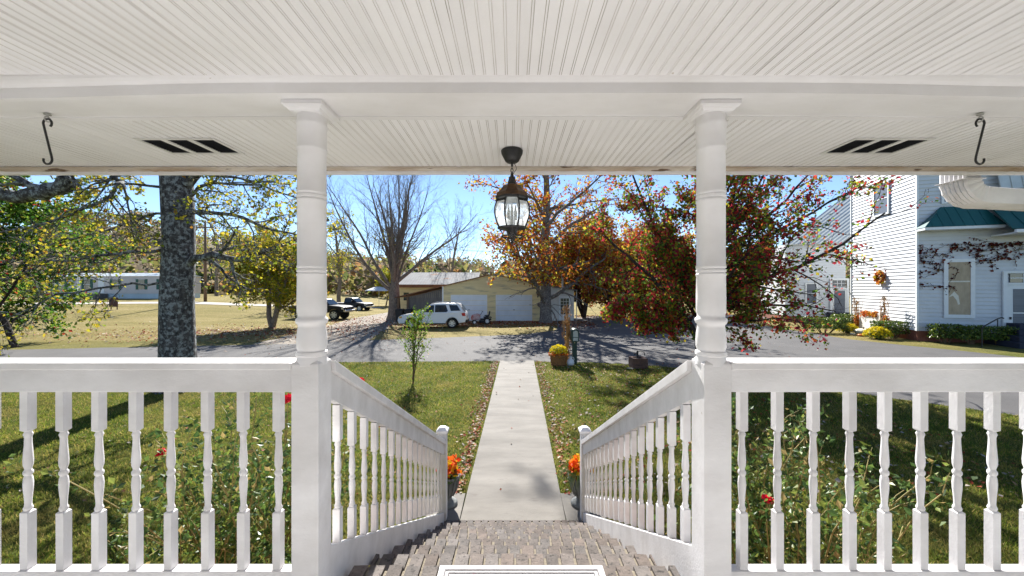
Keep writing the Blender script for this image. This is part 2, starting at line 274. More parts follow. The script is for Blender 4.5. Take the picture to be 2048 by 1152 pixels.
class MB:
    def __init__(s, T=None): s.v = []; s.f = []; s.m = []; s.T = T
    def add(s, vs, fs, mi=0):
        n = len(s.v)
        s.v += [tuple(s.T @ Vector(p)) for p in vs] if s.T else [tuple(p) for p in vs]
        s.f += [tuple(n + i for i in f) for f in fs]; s.m += [mi] * len(fs); return s
    def box(s, x0, x1, y0, y1, z0, z1, mi=0):
        v = [(x0, y0, z0), (x1, y0, z0), (x1, y1, z0), (x0, y1, z0), (x0, y0, z1), (x1, y0, z1), (x1, y1, z1), (x0, y1, z1)]
        return s.add(v, [(0, 3, 2, 1), (4, 5, 6, 7), (0, 1, 5, 4), (1, 2, 6, 5), (2, 3, 7, 6), (3, 0, 4, 7)], mi)
    def hexa(s, v, mi=0):                    # 8 corners: bottom 4, top 4
        return s.add(v, [(0, 3, 2, 1), (4, 5, 6, 7), (0, 1, 5, 4), (1, 2, 6, 5), (2, 3, 7, 6), (3, 0, 4, 7)], mi)
    def prism(s, poly, axis, a, b, mi=0):    # 2-D outline swept along an axis
        n = len(poly)
        def pt(p, t): return {'x': (t, p[0], p[1]), 'y': (p[0], t, p[1]), 'z': (p[0], p[1], t)}[axis]
        v = [pt(p, a) for p in poly] + [pt(p, b) for p in poly]
        f = [tuple(range(n)), tuple(range(2 * n - 1, n - 1, -1))] + [(i, i + n, (i + 1) % n + n, (i + 1) % n) for i in range(n)]
        return s.add(v, f, mi)
    def lathe(s, prof, n=16, c=(0, 0, 0), mi=0, ph=0.0, cap=True):   # (r, z) outline turned about a vertical axis
        v = []; f = []
        for r, z in prof:
            for k in range(n):
                a = ph + 2 * math.pi * k / n; v.append((c[0] + r * math.cos(a), c[1] + r * math.sin(a), c[2] + z))
        for j in range(len(prof) - 1):
            for k in range(n):
                k2 = (k + 1) % n; f.append((j * n + k, j * n + k2, (j + 1) * n + k2, (j + 1) * n + k))
        if cap: f += [tuple(range(n - 1, -1, -1)), tuple((len(prof) - 1) * n + k for k in range(n))]
        return s.add(v, f, mi)
    def tube(s, pts, rad, n=6, mi=0, cap=True):
        pts = [Vector(p) for p in pts]; m = len(pts)
        rad = rad if isinstance(rad, (list, tuple)) else [rad] * m
        v = []; f = []; u = None
        for i, p in enumerate(pts):
            d = (pts[min(i + 1, m - 1)] - pts[max(i - 1, 0)])
            d = d.normalized() if d.length > 1e-9 else Vector((0, 0, 1))
            if u is None: u = d.orthogonal().normalized()
            else: u = (u - d * u.dot(d)); u = u.normalized() if u.length > 1e-6 else d.orthogonal().normalized()
            w = d.cross(u)
            for k in range(n):
                a = 2 * math.pi * k / n; v.append(p + (u * math.cos(a) + w * math.sin(a)) * rad[i])
        for j in range(m - 1):
            for k in range(n):
                k2 = (k + 1) % n; f.append((j * n + k, j * n + k2, (j + 1) * n + k2, (j + 1) * n + k))
        if cap: f += [tuple(range(n - 1, -1, -1)), tuple((m - 1) * n + k for k in range(n))]
        return s.add(v, f, mi)
    def mesh(s, name, mats, off=Vector((0, 0, 0)), smooth_=False):
        me = bpy.data.meshes.new(name); off = Vector(off)
        me.from_pydata([(p[0] - off[0], p[1] - off[1], p[2] - off[2]) for p in s.v], [], s.f)
        for x in ([mats] if isinstance(mats, str) else mats): me.materials.append(MATS[x])
        if any(s.m): me.polygons.foreach_set('material_index', s.m)
        if smooth_: me.polygons.foreach_set('use_smooth', [True] * len(s.f))
        me.update(); return me
    def build(s, name, mats, parent=None, local=False, smooth_=False, bevel=0.0, auto=0):
        """local: coordinates are already the parent's own; a thing of one mesh gets its origin at its base"""
        if parent is None:
            a = np.array(s.v); off = Vector(((a[:, 0].min() + a[:, 0].max()) / 2, (a[:, 1].min() + a[:, 1].max()) / 2, a[:, 2].min()))
        elif local: off = Vector((0, 0, 0))
        else: off = WL.get(parent.name, Vector((0, 0, 0)))
        o = link(s.mesh(name, mats, off, smooth_), name, None, parent, off if parent is None else (0, 0, 0))
        WL[o.name] = off
        if bevel:
            bm = o.modifiers.new('bevel', 'BEVEL'); bm.width = bevel; bm.segments = 2; bm.limit_method = 'ANGLE'; bm.angle_limit = math.radians(40)
        return o
def struct(o): o['kind'] = 'structure'; return o
def shade_auto(o, deg=40):
    me = o.data; me.polygons.foreach_set('use_smooth', [True] * len(me.polygons)); me.set_sharp_from_angle(angle=math.radians(deg)); return o

# leaves: rhombic blades with a fold, placed round given points
def leaf_mesh(name, pts, per, spread, size, seed, aspect=0.6, droop=0.3, keep=None):
    rs = np.random.RandomState(seed); pts = np.asarray(pts, dtype=np.float64)
    if keep is not None: pts = pts[rs.rand(len(pts)) < keep(pts)]
    C = np.repeat(pts, per, axis=0); n = len(C)
    C = C + rs.normal(0, 1, (n, 3)) * spread
    d = rs.normal(0, 1, (n, 3)); d[:, 2] -= droop; d /= np.linalg.norm(d, axis=1)[:, None]
    q = rs.normal(0, 1, (n, 3)); w = np.cross(d, q); w /= np.linalg.norm(w, axis=1)[:, None]; nn = np.cross(w, d)
    L = size * (0.6 + 0.8 * rs.rand(n))[:, None]
    V = np.stack([C - d * L * .5, C + w * L * aspect * .5 + nn * L * .10, C + d * L * .5, C - w * L * aspect * .5 + nn * L * .10], 1).reshape(-1, 3)
    return np_mesh(name, V, np.arange(n * 4).reshape(-1, 4))
# branches
def grow(rng, p0, d0, L, r0, cfg, lv=0, out=None, tips=None, bound=None):
    c = cfg[lv]; n = c['seg']; d = Vector(d0).normalized(); pts = [Vector(p0)]; step = L / n; dirs = []
    for i in range(n):
        d = (d + Vector((rng.gauss(0, 1), rng.gauss(0, 1), rng.gauss(0, 1))) * c['wig'] + UP * c['up']).normalized()
        dirs.append(d.copy()); pts.append(pts[-1] + d * step)
    rad = [max(c.get('rmin', 0.004), r0 * (1 - (1 - c['tap']) * i / n)) for i in range(n + 1)]
    out.append((pts, rad, lv)); branch_kids(rng, pts, rad, L, cfg, lv, out, tips)
def branch_kids(rng, pts, rad, L, cfg, lv, out, tips):
    c = cfg[lv]; n = len(pts) - 1
    if lv >= len(cfg) - 1 or c.get('leafy'):
        for i in range(1, n + 1): tips.append(tuple(pts[i]))
    if lv >= len(cfg) - 1: return
    k = c['kids']; az = rng.random() * 6.28
    for j in range(k):
        t = c['t0'] + (1 - c['t0']) * (j + rng.random()) / k
        i = min(n - 1, int(t * n)); fr = t * n - i
        p = pts[i].lerp(pts[i + 1], fr); d = (pts[i + 1] - pts[i]).normalized()
        az += 2.4 + rng.uniform(-.5, .5); a = math.radians(c['ang'] + rng.uniform(-14, 14))
        o1 = d.orthogonal().normalized(); o2 = d.cross(o1)
        nd = d * math.cos(a) + (o1 * math.cos(az) + o2 * math.sin(az)) * math.sin(a)
        rr = rad[i] * (1 - fr) + rad[i + 1] * fr
        grow(rng, p, nd, L * c['ratio'] * (1 - 0.45 * t) * rng.uniform(0.75, 1.2), rr * c.get('rr', 0.6), cfg, lv + 1, out, tips)
SIDES = [12, 8, 6, 4, 3, 3]
def branch_mesh(name, branches, lmin, lmax, off=Vector((0, 0, 0))):
    V = []; Q = []; base = 0
    for pts, rad, lv in branches:
        if lv < lmin or lv > lmax: continue
        n = SIDES[min(lv, 5)]; A = np.array([tuple(p) for p in pts]); m = len(A)
        D = np.empty_like(A); D[1:-1] = A[2:] - A[:-2]; D[0] = A[1] - A[0]; D[-1] = A[-1] - A[-2]
        D /= np.linalg.norm(D, axis=1)[:, None] + 1e-12
        ref = np.array([0.31, 0.17, 0.93]) if abs(D[0, 2]) < 0.8 else np.array([0.95, 0.2, 0.1])
        U = np.cross(D, ref); U /= np.linalg.norm(U, axis=1)[:, None]; Wv = np.cross(D, U)
        ang = np.arange(n) * 2 * math.pi / n
        ring = A[:, None, :] + (U[:, None, :] * np.cos(ang)[None, :, None] + Wv[:, None, :] * np.sin(ang)[None, :, None]) * np.array(rad)[:, None, None]
        V.append(ring.reshape(-1, 3))
        j = np.arange(m - 1)[:, None] * n; k = np.arange(n)[None, :]; k2 = (k + 1) % n
        Q.append((base + np.stack([j + k, j + k2, j + n + k2, j + n + k], -1)).reshape(-1, 4)); base += m * n
    return np_mesh(name, np.concatenate(V) - np.array(off), np.concatenate(Q), True)
def make_tree(name, label, cat, base, branches, tips, bark, leaf, per, spread, size, seed, group=None, keep=None, aspect=.6, droop=.3, split=1):
    t = thing(name, label, cat, base, group); off = Vector(base)
    link(branch_mesh('trunk', branches, 0, 0, off), 'trunk', bark, t)
    if any(lv > 0 for _, _, lv in branches):
        link(branch_mesh('limbs', branches, 1, split, off), 'limbs', bark, t)
    if any(lv > split for _, _, lv in branches): link(branch_mesh('twigs', branches, split + 1, 9, off), 'twigs', bark, t)
    if per:
        kp = None if keep is None else (lambda q: keep(q + np.array(off)))
        link(leaf_mesh('crown', np.array(tips) - np.array(off), per, spread, size, seed, aspect, droop, kp), 'crown', leaf, t)
    return t

# ------------------------------------------------------------------ the setting: ground, road, drive, hills
def grid_ground():
    xs = sorted(set(list(np.linspace(-400, -70, 12)) + list(np.linspace(-70, 40, 56)) + list(np.linspace(40, 400, 12))))
    ys = sorted(set(list(np.linspace(-40, 20, 13)) + list(np.linspace(20, 60, 21)) + list(np.linspace(60, 700, 14))))
    V = [(x, y, gz(x, y)) for y in ys for x in xs]; nx = len(xs)
    Q = [(j * nx + i, j * nx + i + 1, (j + 1) * nx + i + 1, (j + 1) * nx + i) for j in range(len(ys) - 1) for i in range(nx - 1)]
    return struct(link(np_mesh('ground', V, Q, True), 'ground', 'lawn'))
grid_ground()
def sheet(name, poly, mat, z=0.004, terr=False):
    mb = MB(); mb.add([(x, y, z + (gz(x, y) if terr else 0)) for x, y in poly], [tuple(range(len(poly)))])
    o = link(mb.mesh(name, mat), name, None); return struct(o)
def wob(poly, amp=0.06, step=0.7, seed=3):
    rg = random.Random(seed); out = []
    for i, (x, y) in enumerate(poly):
        x2, y2 = poly[(i + 1) % len(poly)]; L = math.hypot(x2 - x, y2 - y); n = max(1, int(L / step)) if L < 40 else 1
        for k in range(n):
            t = k / n; a = amp if k else amp * .3; out.append((x + (x2 - x) * t + rg.uniform(-a, a), y + (y2 - y) * t + rg.uniform(-a, a)))
    return out
ROAD = [(-70, 7.5), (-40, 10.6), (-23, 12.6), (-10.7, 14.1), (0, 14.5), (3, 14.2), (5.2, 13.6), (7.0, 12.6), (8.4, 11.2), (9.5, 9.8), (11.3, 8.2), (13.6, 5.2), (15, 0), (15.5, -12),
        (24, -12), (22.6, 6), (21.6, 12), (20.4, 16.4), (19.4, 18.4), (18.6, 20.6), (18.8, 24), (18.8, 28), (20, 33), (26, 36), (26, 40), (8, 37.5), (4.6, 34), (3.6, 29),
        (2.9, 25), (0.8, 22.8), (-8, 20.2), (-10.7, 19.0), (-23, 17.2), (-40, 15.0), (-70, 11.5)]
sheet('road', wob(ROAD), 'asphalt', 0.006)
sheet('gravel_drive', wob([(-13.0, 18.75), (-10.7, 19.05), (-7.8, 20.2), (-8.6, 25), (-9.6, 31), (-12, 42), (-14, 60), (-19, 60), (-16.5, 44), (-14.6, 34), (-13.4, 26)], 0.2), 'gravel', 0.004)
LANE = []
lane_c = [(-90, 38), (-62, 41), (-45, 42.5), (-32, 43.5), (-24, 46), (-18, 52)]
lane = [(x, y - 1.1) for x, y in lane_c] + [(x + .4, y + 1.1) for x, y in reversed(lane_c)]
mbl = MB()
for i in range(len(lane_c) - 1):
    (xa, ya), (xb, yb) = lane_c[i], lane_c[i + 1]
    for k in range(6):
        t0, t1 = k / 6, (k + 1) / 6; q = []
        for t, s in ((t0, -1.1), (t1, -1.1), (t1, 1.1), (t0, 1.1)):
            x, y = xa + (xb - xa) * t, ya + (yb - ya) * t + s; q.append((x, y, gz(x, y) + 0.03))
        mbl.add(q, [(0, 1, 2, 3)])
struct(link(mbl.mesh('gravel_lane', 'lane_gravel'), 'gravel_lane', None))

# front walk: one long slab scored into panels, with two small pads where the urns stand
walk = MB(); WJ = [4.50, 14.46]
def wx(y): t = (y - 4.57) / 9.93; return -0.625 + 0.165 * t, 0.648 + 0.20 * t
wroot = thing('front_walk', None, None); wroot['kind'] = 'structure'
for a, bb in zip(WJ[:-1], WJ[1:]):
    (l0, r0), (l1, r1) = wx(a), wx(bb); g = 0.003
    MB().hexa([(l0, a + g, -.08), (r0, a + g, -.08), (r1, bb - g, -.08), (l1, bb - g, -.08), (l0, a + g, .035), (r0, a + g, .035), (r1, bb - g, .035), (l1, bb - g, .035)]).build('slab', 'concrete', wroot, bevel=0.004)
for x0, x1 in ((-1.06, -0.634), (0.658, 1.14)):
    MB().box(x0, x1, 4.50, 5.12, -.08, .03).build('pad', 'concrete', wroot, bevel=0.006)

# wooded hills
def hill_h(px): return np.interp(px, [-900, -200, 60, 180, 285, 380, 480, 600, 720, 900, 1100, 1500, 2100, 2900], [505, 500, 488, 462, 432, 448, 482, 505, 520, 530, 532, 520, 515, 520])
def hill():
    V = []; Q = []; pxs = np.linspace(-900, 2900, 96); rows = [(120, 0.0), (150, .22), (180, .55), (215, .9), (240, 1.0), (300, 0.8), (420, 0.2)]
    for Z, k in rows:
        for p in pxs:
            H = CH + (576 - hill_h(p) - 16) / F * 240; V.append(((p - 1024) / F * 240 * (0.8 + 0.2 * Z / 240), Z, -0.5 + max(0, H) * k))
    n = len(pxs)
    for j in range(len(rows) - 1):
        for i in range(n - 1): Q.append((j * n + i, j * n + i + 1, (j + 1) * n + i + 1, (j + 1) * n + i))
    o = link(np_mesh('hills', V, Q, True), 'hills', 'hill_floor'); struct(o); return V, n, rows
pmat('hill_floor', (0.13, 0.10, 0.05), (0.09, 0.07, 0.04), 0.05, 0.95)
HV, HN, HR = hill()
def crown_cloud(rs, centers, radii, per, size):
    n = len(centers); C = np.repeat(centers, per, 0); Rr = np.repeat(radii, per, 0)
    u = rs.normal(0, 1, (n * per, 3)); u /= np.linalg.norm(u, axis=1)[:, None]
    C = C + u * Rr * (rs.rand(n * per, 1) ** 0.45)
    d = rs.normal(0, 1, (n * per, 3)); d /= np.linalg.norm(d, axis=1)[:, None]; w = np.cross(d, rs.normal(0, 1, (n * per, 3))); w /= np.linalg.norm(w, axis=1)[:, None]
    L = size * (.5 + rs.rand(n * per, 1))
    return np.stack([C - d * L, C + w * L * .7, C + d * L, C - w * L * .7], 1).reshape(-1, 3)
def woods():
    rs = np.random.RandomState(4); cs = []; rr = []
    for k in range(1500):
        p = rs.uniform(-700, 2700); j = rs.randint(0, 4); i = min(int((p + 900) / 3800 * (HN - 1)), HN - 1); u = rs.rand()
        q0, q1 = np.array(HV[j * HN + i]), np.array(HV[(j + 1) * HN + i]); x, y, z = q0 + (q1 - q0) * u; h = rs.uniform(4.5, 8.5)
        cs.append((x + rs.normal(0, 5), y + rs.normal(0, 2), z + h * .75)); rr.append((h * .55, h * .55, h * .75))
    for k in range(170):                                     # tree line behind the far yards
        x = rs.uniform(-150, 60); y = rs.uniform(78, 112); h = rs.uniform(3.2, 6.0)
        if -16 > x > -22: continue
        cs.append((x, y, h * .8)); rr.append((h * .6, h * .6, h * .8))
    V = crown_cloud(rs, np.array(cs), np.array(rr), 95, 0.75)
    setp(link(np_mesh('woods', V, np.arange(len(V)).reshape(-1, 4)), 'woods', 'woodland'), 'bare and yellowing woods covering the hills behind the far yards', 'woods', kind='stuff')
    ev = []; er = []
    for k in range(46):
        x = rs.uniform(-170, 20); y = rs.uniform(84, 130); h = rs.uniform(4, 7.5); ev.append((x, y, h * .7)); er.append((h * .4, h * .4, h * .8))
    V = crown_cloud(rs, np.array(ev), np.array(er), 260, 0.5)
    setp(link(np_mesh('evergreens', V, np.arange(len(V)).reshape(-1, 4)), 'evergreens', 'evergreen'), 'dark evergreens scattered through the bare woods on the hill', 'woods', kind='stuff')
woods()

# ------------------------------------------------------------------ the porch
HC_IN, HC_OUT, BEAM = CH + 0.822, CH + 0.784, CH + 0.776
PW = 0.0415
def plank_mesh(L):
    mb = MB(); w = PW; p = [(0, 0), (w - .0098, 0), (w - .0095, .0019), (w - .0083, .0019), (w - .0080, .0003), (w - .0048, -.0004), (w - .0016, .0003), (w - .0013, .0019), (w - .0003, .0019), (w - .0001, 0)]
    v = [(x, 0, z) for x, z in p] + [(x, L, z) for x, z in p]; n = len(p)
    for i in range(n - 1):
        groove = i in (1, 2, 3, 6, 7, 8)
        mb.add([v[i], v[i + 1], v[i + 1 + n], v[i + n]], [(0, 3, 2, 1)], 1 if groove else 0)
    mb.add([(0, 0, .012), (w, 0, .012), (w, L, .012), (0, L, .012)], [(0, 1, 2, 3)])
    mb.add([(0, 0, 0), (w, 0, 0), (w, 0, .012), (0, 0, .012)], [(0, 1, 2, 3)])
    mb.add([(0, L, 0), (w, L, 0), (w, L, .012), (0, L, .012)], [(3, 2, 1, 0)])
    return mb.mesh('plank', ['ceiling_paint', 'groove_dirt'])
pc = MB().box(-2.9, 2.9, -1.5, 1.46, HC_IN + .0125, HC_IN + .03).build('porch_ceiling', 'white_paint'); struct(pc)
me = plank_mesh(2.94); rg = random.Random(2)
for i in range(int(5.76 / PW)):
    o = link(me, 'plank', None, pc); o.location = Vector((-2.88 + i * PW, -1.49, HC_IN + rg.uniform(-.0006, .0006))) - WL[pc.name]
sc_ = MB().box(-3.65, 3.65, 1.725, 2.435, HC_OUT + .0125, HC_OUT + .03).build('eave_soffit', 'white_paint'); struct(sc_)
me = plank_mesh(0.70)
for i in range(int(7.28 / PW)):
    x = -3.64 + i * PW; x += .004 * (x > .915) + .005 * (x > 2.165)
    o = link(me, 'plank', None, sc_); o.location = Vector((x, 1.73, HC_OUT + rg.uniform(-.0006, .0006))) - WL[sc_.name]
def sag(x):
    return -0.028 * smooth((-x - 0.9) / 1.5) - 0.020 * smooth((x - 1.0) / 1.4)
def swept(prof, x0, x1, y_, z_, name, mat, parent, n=60, sagk=1.0, jit=0.0, seed=1):
    """profile (dy, dz) swept along x, following the old beam's sag"""
    rg = random.Random(seed); k = len(prof); v = []; f = []
    for i in range(n + 1):
        x = x0 + (x1 - x0) * i / n; s = sag(x) * sagk; v += [(x, y_ + a + rg.uniform(-jit, jit), z_ + c + s + rg.uniform(-jit, jit)) for a, c in prof]
    for i in range(n):
        for j in range(k):
            j2 = (j + 1) % k; f.append((i * k + j, i * k + j2, (i + 1) * k + j2, (i + 1) * k + j))
    f += [tuple(range(k - 1, -1, -1)), tuple(n * k + j for j in range(k))]
    return MB().add(v, f).build(name, mat, parent)
bm_ = thing('porch_beam', None, None, (0, 1.6, BEAM)); bm_['kind'] = 'structure'
swept([(0, .012), (0.19, .012), (0.19, .16), (0, .16)], -3.6, 3.6, 1.50, BEAM - .012, 'beam_underside', 'white_paint', bm_, sagk=0.25)
swept([(0, -.004), (.022, -.004), (.022, .05), (0, .05)], -3.6, 3.6, 1.476, BEAM - .004, 'fascia_board', 'white_paint', bm_)
swept([(0, 0), (.03, 0), (.03, .05), (-.030, .05), (-.030, .028), (-.024, .017), (-.014, .007)], -3.6, 3.6, 1.474, BEAM + .033, 'cove_moulding', 'white_paint', bm_, jit=0.0004)
swept([(0, 0), (.032, 0), (.032, .02), (0, .02)], -3.6, 3.6, 1.69, BEAM - .004, 'joint_strip', 'white_paint', bm_, sagk=.25)
ef = thing('eave_edge', None, None, (0, 2.44, CH + .74)); ef['kind'] = 'structure'
swept([(0, 0), (.024, 0), (.024, .12), (0, .12)], -3.8, 3.8, 2.438, CH + .742, 'fascia_board', 'white_paint', ef, sagk=0.1)
swept([(0, -.001), (.02, -.008), (.02, .016), (0, .016)], -3.8, 3.8, 2.412, CH + .766, 'peeling_strip', 'peeling_edge', ef, n=220, sagk=0.1, jit=0.0022, seed=5)
pr_ = MB().hexa([(-4.2, -1.6, CH + .90), (4.2, -1.6, CH + .90), (4.2, 2.46, CH + .865), (-4.2, 2.46, CH + .865), (-4.2, -1.6, CH + 1.9), (4.2, -1.6, CH + 1.9), (4.2, 2.46, CH + .90), (-4.2, 2.46, CH + .90)]).build('porch_roof', 'tin_roof'); struct(pr_)
fl = MB().box(-3.7, 3.7, -1.74, 1.52, CH - 1.52, CH - 1.385).build('porch_floor', 'porch_floor'); struct(fl)
MB().box(-3.7, -0.93, 1.521, 1.72, CH - 1.52, CH - 1.386).build('edge_board', 'porch_floor', fl)
MB().box(0.93, 3.7, 1.521, 1.72, CH - 1.52, CH - 1.386).build('edge_board', 'porch_floor', fl)
for xa, xb in ((-3.65, -0.93), (0.93, 3.65)):
    MB().box(xa, xb, 1.60, 1.66, -.3, CH - 1.521).build('skirt_wall', 'brick_red', fl)

# unseen house front, added pale to bounce light onto the ceiling and columns
hwall = MB().box(-4.2, 4.2, -1.95, -1.75, -.3, CH + 1.9).build('house_front', 'white_paint'); setp(hwall, 'unseen pale house front at the back of the porch, added to bounce light', 'house')
# columns
def column(x, label):
    t = thing('porch_column', label, 'column', (x, 1.62, CH - 1.385), 'turned columns of the porch')
    hw = .0565
    mb = MB().box(x - hw, x + hw, 1.5635, 1.6765, CH - 1.384, CH - .318)
    k = .036; mb.hexa([(x - hw, 1.5635, CH - .318), (x + hw, 1.5635, CH - .318), (x + hw, 1.6765, CH - .318), (x - hw, 1.6765, CH - .318),
                       (x - k, 1.585, CH - .298), (x + k, 1.585, CH - .298), (x + k, 1.655, CH - .298), (x - k, 1.655, CH - .298)])
    mb.build('post', 'rail_paint', t, bevel=.002)
    pr = [(728, 28), (716, 27.5), (711, 25.8), (709, 28.8), (705, 29), (702, 28), (701, 25), (692, 27.6), (680, 27.8), (666, 26.8), (655, 25.2), (649, 25), (646, 28), (641, 29.6), (637, 29), (634, 25.4), (629, 25.2), (624, 27), (590, 27.0),
          (553, 26.4), (552, 27.2), (548, 27.4), (546, 25), (544, 27.3), (540, 27.3), (538, 25), (536, 27.2), (532, 27.2), (531, 26.2), (470, 26.2), (406, 26.2), (405, 27.3), (401, 27.3), (399, 25), (397, 27.4), (393, 27.4), (391, 25), (389, 27.3), (385, 27.3), (384, 26.4),
          (305, 26.0), (303, 28.0), (299, 28.2), (296, 26.6), (258, 27.4), (256, 28.4), (251, 28.6), (248, 27.2), (236, 26.6), (228, 25.4), (222, 23)]
    s = 1.62 / F; mb = MB(); mb.lathe([(r * s, (576 - y) * s) for y, r in pr], 40, (x, 1.62, CH)); o = mb.build('shaft', 'white_paint', t); shade_auto(o, 50)
    mb = MB(); d = .0835
    for (w0, w1, z0, z1) in ((d, d, .756, .7745), (d - .010, d - .002, .747, .756), (d - .022, d - .013, .738, .747)):
        mb.hexa([(x - w0, 1.62 - w0, CH + z0), (x + w0, 1.62 - w0, CH + z0), (x + w0, 1.62 + w0, CH + z0), (x - w0, 1.62 + w0, CH + z0), (x - w1, 1.62 - w1, CH + z1), (x + w1, 1.62 - w1, CH + z1), (x + w1, 1.62 + w1, CH + z1), (x - w1, 1.62 + w1, CH + z1)])
    mb.build('capital', 'white_paint', t, bevel=.0015)
    return t
column(-.864, 'white turned porch column at the stair top, the one beside the maple trunk')
column(.859, 'white turned porch column at the stair top, the one beside the pear tree')

# balusters: square blocks with a turned middle
def baluster_mesh(zt, za, zb, z0, s):
    h = s / 2; c = .006; L = za - zb
    mb = MB().box(-h, h, -h, h, za, zt).box(-h, h, -h, h, z0, zb)
    for z, dz in ((za, -c), (zb, c)):
        k = h * .62; lo, hi = (z + dz, z) if dz < 0 else (z, z + dz); wl_, wh = (k, h) if dz < 0 else (h, k)
        mb.hexa([(-wl_, -wl_, lo), (wl_, -wl_, lo), (wl_, wl_, lo), (-wl_, wl_, lo), (-wh, -wh, hi), (wh, -wh, hi), (wh, wh, hi), (-wh, wh, hi)])
    pr = [(0, .60), (.03, .66), (.055, .86), (.075, .70), (.10, .62), (.17, .65), (.27, .77), (.37, .88), (.43, .83), (.475, .60), (.49, .62), (.505, .84), (.53, .88), (.55, .76), (.56, .62), (.585, .78), (.65, .88), (.72, .83), (.83, .66), (.90, .60), (.925, .64), (.945, .82), (.965, .84), (.985, .66), (1, .6)]
    mb.lathe([(h * r * 1.10, za - L * t) for t, r in reversed(pr)], 14)
    me = mb.mesh('baluster', 'rail_paint'); me.polygons.foreach_set('use_smooth', [len(p.vertices) == 4 and i > 23 for i, p in enumerate(me.polygons)])
    me.set_sharp_from_angle(angle=math.radians(50)); return me
BAL = baluster_mesh(-.430, -.612, -.966, -1.2095, .0328)
def railing(x0, x1, xs, label):
    t = thing('porch_railing', label, 'railing', ((x0 + x1) / 2, 1.62, CH - 1.385), 'railings along the porch front')
    MB().box(x0, x1, 1.556, 1.682, CH - .341, CH - .312).build('top_cap', 'rail_paint', t, bevel=.004)
    MB().box(x0, x1, 1.572, 1.622, CH - .437, CH - .3415).build('top_rail', 'rail_paint', t, bevel=.003)
    MB().box(x0, x1, 1.598, 1.6445, CH - 1.30, CH - 1.209).build('bottom_rail', 'rail_paint', t, bevel=.003)
    for x in xs:
        o = link(BAL, 'baluster', None, t, Vector((x + R.uniform(-.002, .002), 1.622 + R.uniform(-.001, .001), CH)) - WL[t.name]); o.rotation_euler = (0, R.uniform(-.002, .002), R.uniform(-.035, .035))
    for xx in np.arange(min(x0, x1) + .5, max(x0, x1), 1.2): MB().box(xx - .03, xx + .03, 1.60, 1.642, CH - 1.385, CH - 1.3005).build('foot_block', 'rail_paint', t)
railing(-3.6, -.9208, [-1.008 - .155 * k for k in range(17)], 'white porch railing with turned balusters, on the maple trunk side')
railing(.9158, 3.6, [.993 + .155 * k for k in range(17)], 'white porch railing with turned balusters, on the white house side')

# brick stairs
ST_Z0, ST_T, ST_R, ST_H0 = 1.86, .333, .178, 1.38
st = thing('brick_stairs', 'weathered brick stairs leading down from the porch to the concrete walk', 'stairs', (0.02, 3.2, 0))
XL, XR = -.80, .845
core = MB()
for k in range(9):
    zt = CH - ST_H0 - ST_R * k - .014; core.box(XL + .006 + .002 * k, XR - .006 - .002 * k, (1.30 if k == 0 else ST_Z0 + ST_T * (k - 1) - .012), ST_Z0 + ST_T * k - .012 - (.0 if k < 8 else .03), max(-.3, zt - .30) if k < 8 else -.3, zt if k < 8 else .034)
core.build('mortar_core', 'mortar', st)
rg = random.Random(8)
def brick(x0, x1, y0, y1, z0, z1, mat='brick_face'):
    j = lambda a: rg.uniform(-a, a); c = .004
    v = [(x0 + j(.002), y0 + j(.002), z0), (x1 + j(.002), y0 + j(.002), z0), (x1 + j(.002), y1 + j(.004), z0), (x0 + j(.002), y1 + j(.004), z0)]
    dz = [j(.001) for _ in range(4)]
    v += [(v[i][0] + (c if i in (0, 3) else -c), v[i][1] + (c if i < 2 else -c), z1 + dz[i]) for i in range(4)]
    MB().hexa(v).build('brick', mat, st)
NB = 19
for k in range(9):
    zt = CH - ST_H0 - ST_R * k; yn = ST_Z0 + ST_T * k; off = rg.uniform(0, .03); x = XL - off * .3
    pitch = (XR - XL) / NB
    if k == 8: continue
    sh = pitch * (.5 * (k % 2) + rg.uniform(-.12, .12))
    for i in range(-1, NB + 1):
        xa = max(XL, XL + pitch * i + sh + .005 + rg.uniform(-.003, .003)); xb = min(XR, XL + pitch * (i + 1) + sh - .005 + rg.uniform(-.003, .003))
        if xb - xa < .02: continue
        brick(xa, xb, yn - .205, yn + .008 + rg.uniform(-.002, .003), zt - .075, zt + rg.uniform(-.0015, .0015))
yn = ST_Z0 + ST_T * 8
for i in range(NB):
    brick(XL + pitch * i + .005, XL + pitch * (i + 1) - .005, yn - .20, yn - .025, -.04, .048)
for i in range(20):                                          # second course behind the landing edge
    brick(XL + pitch * i * .95 + .005, XL + pitch * (i + 1) * .95 - .005, ST_Z0 - .42, ST_Z0 - .215, CH - ST_H0 - .075, CH - ST_H0 + rg.uniform(-.003, .003))
mt = thing('door_mat', 'white woven door mat with grey border stripes on the top brick step', 'mat', (.045, 1.55, CH - ST_H0 + .004))
zm = CH - ST_H0 + .005
MB().box(-.355, .445, 1.22, 1.846, zm, zm + .012).build('mat_body', 'mat_white', mt, bevel=.004)
for a, w in ((.030, .006), (.050, .006)):
    z0, z1 = zm + .0125, zm + .0145; xa, xb, ya, yb = -.355 + a, .445 - a, 1.22 + a, 1.846 - a
    MB().box(xa, xb, yb - w, yb, z0, z1).box(xa, xb, ya, ya + w, z0, z1).box(xa, xa + w, ya + w, yb - w, z0, z1).box(xb - w, xb, ya + w, yb - w, z0, z1).build('border_stripe', 'mat_grey', mt)

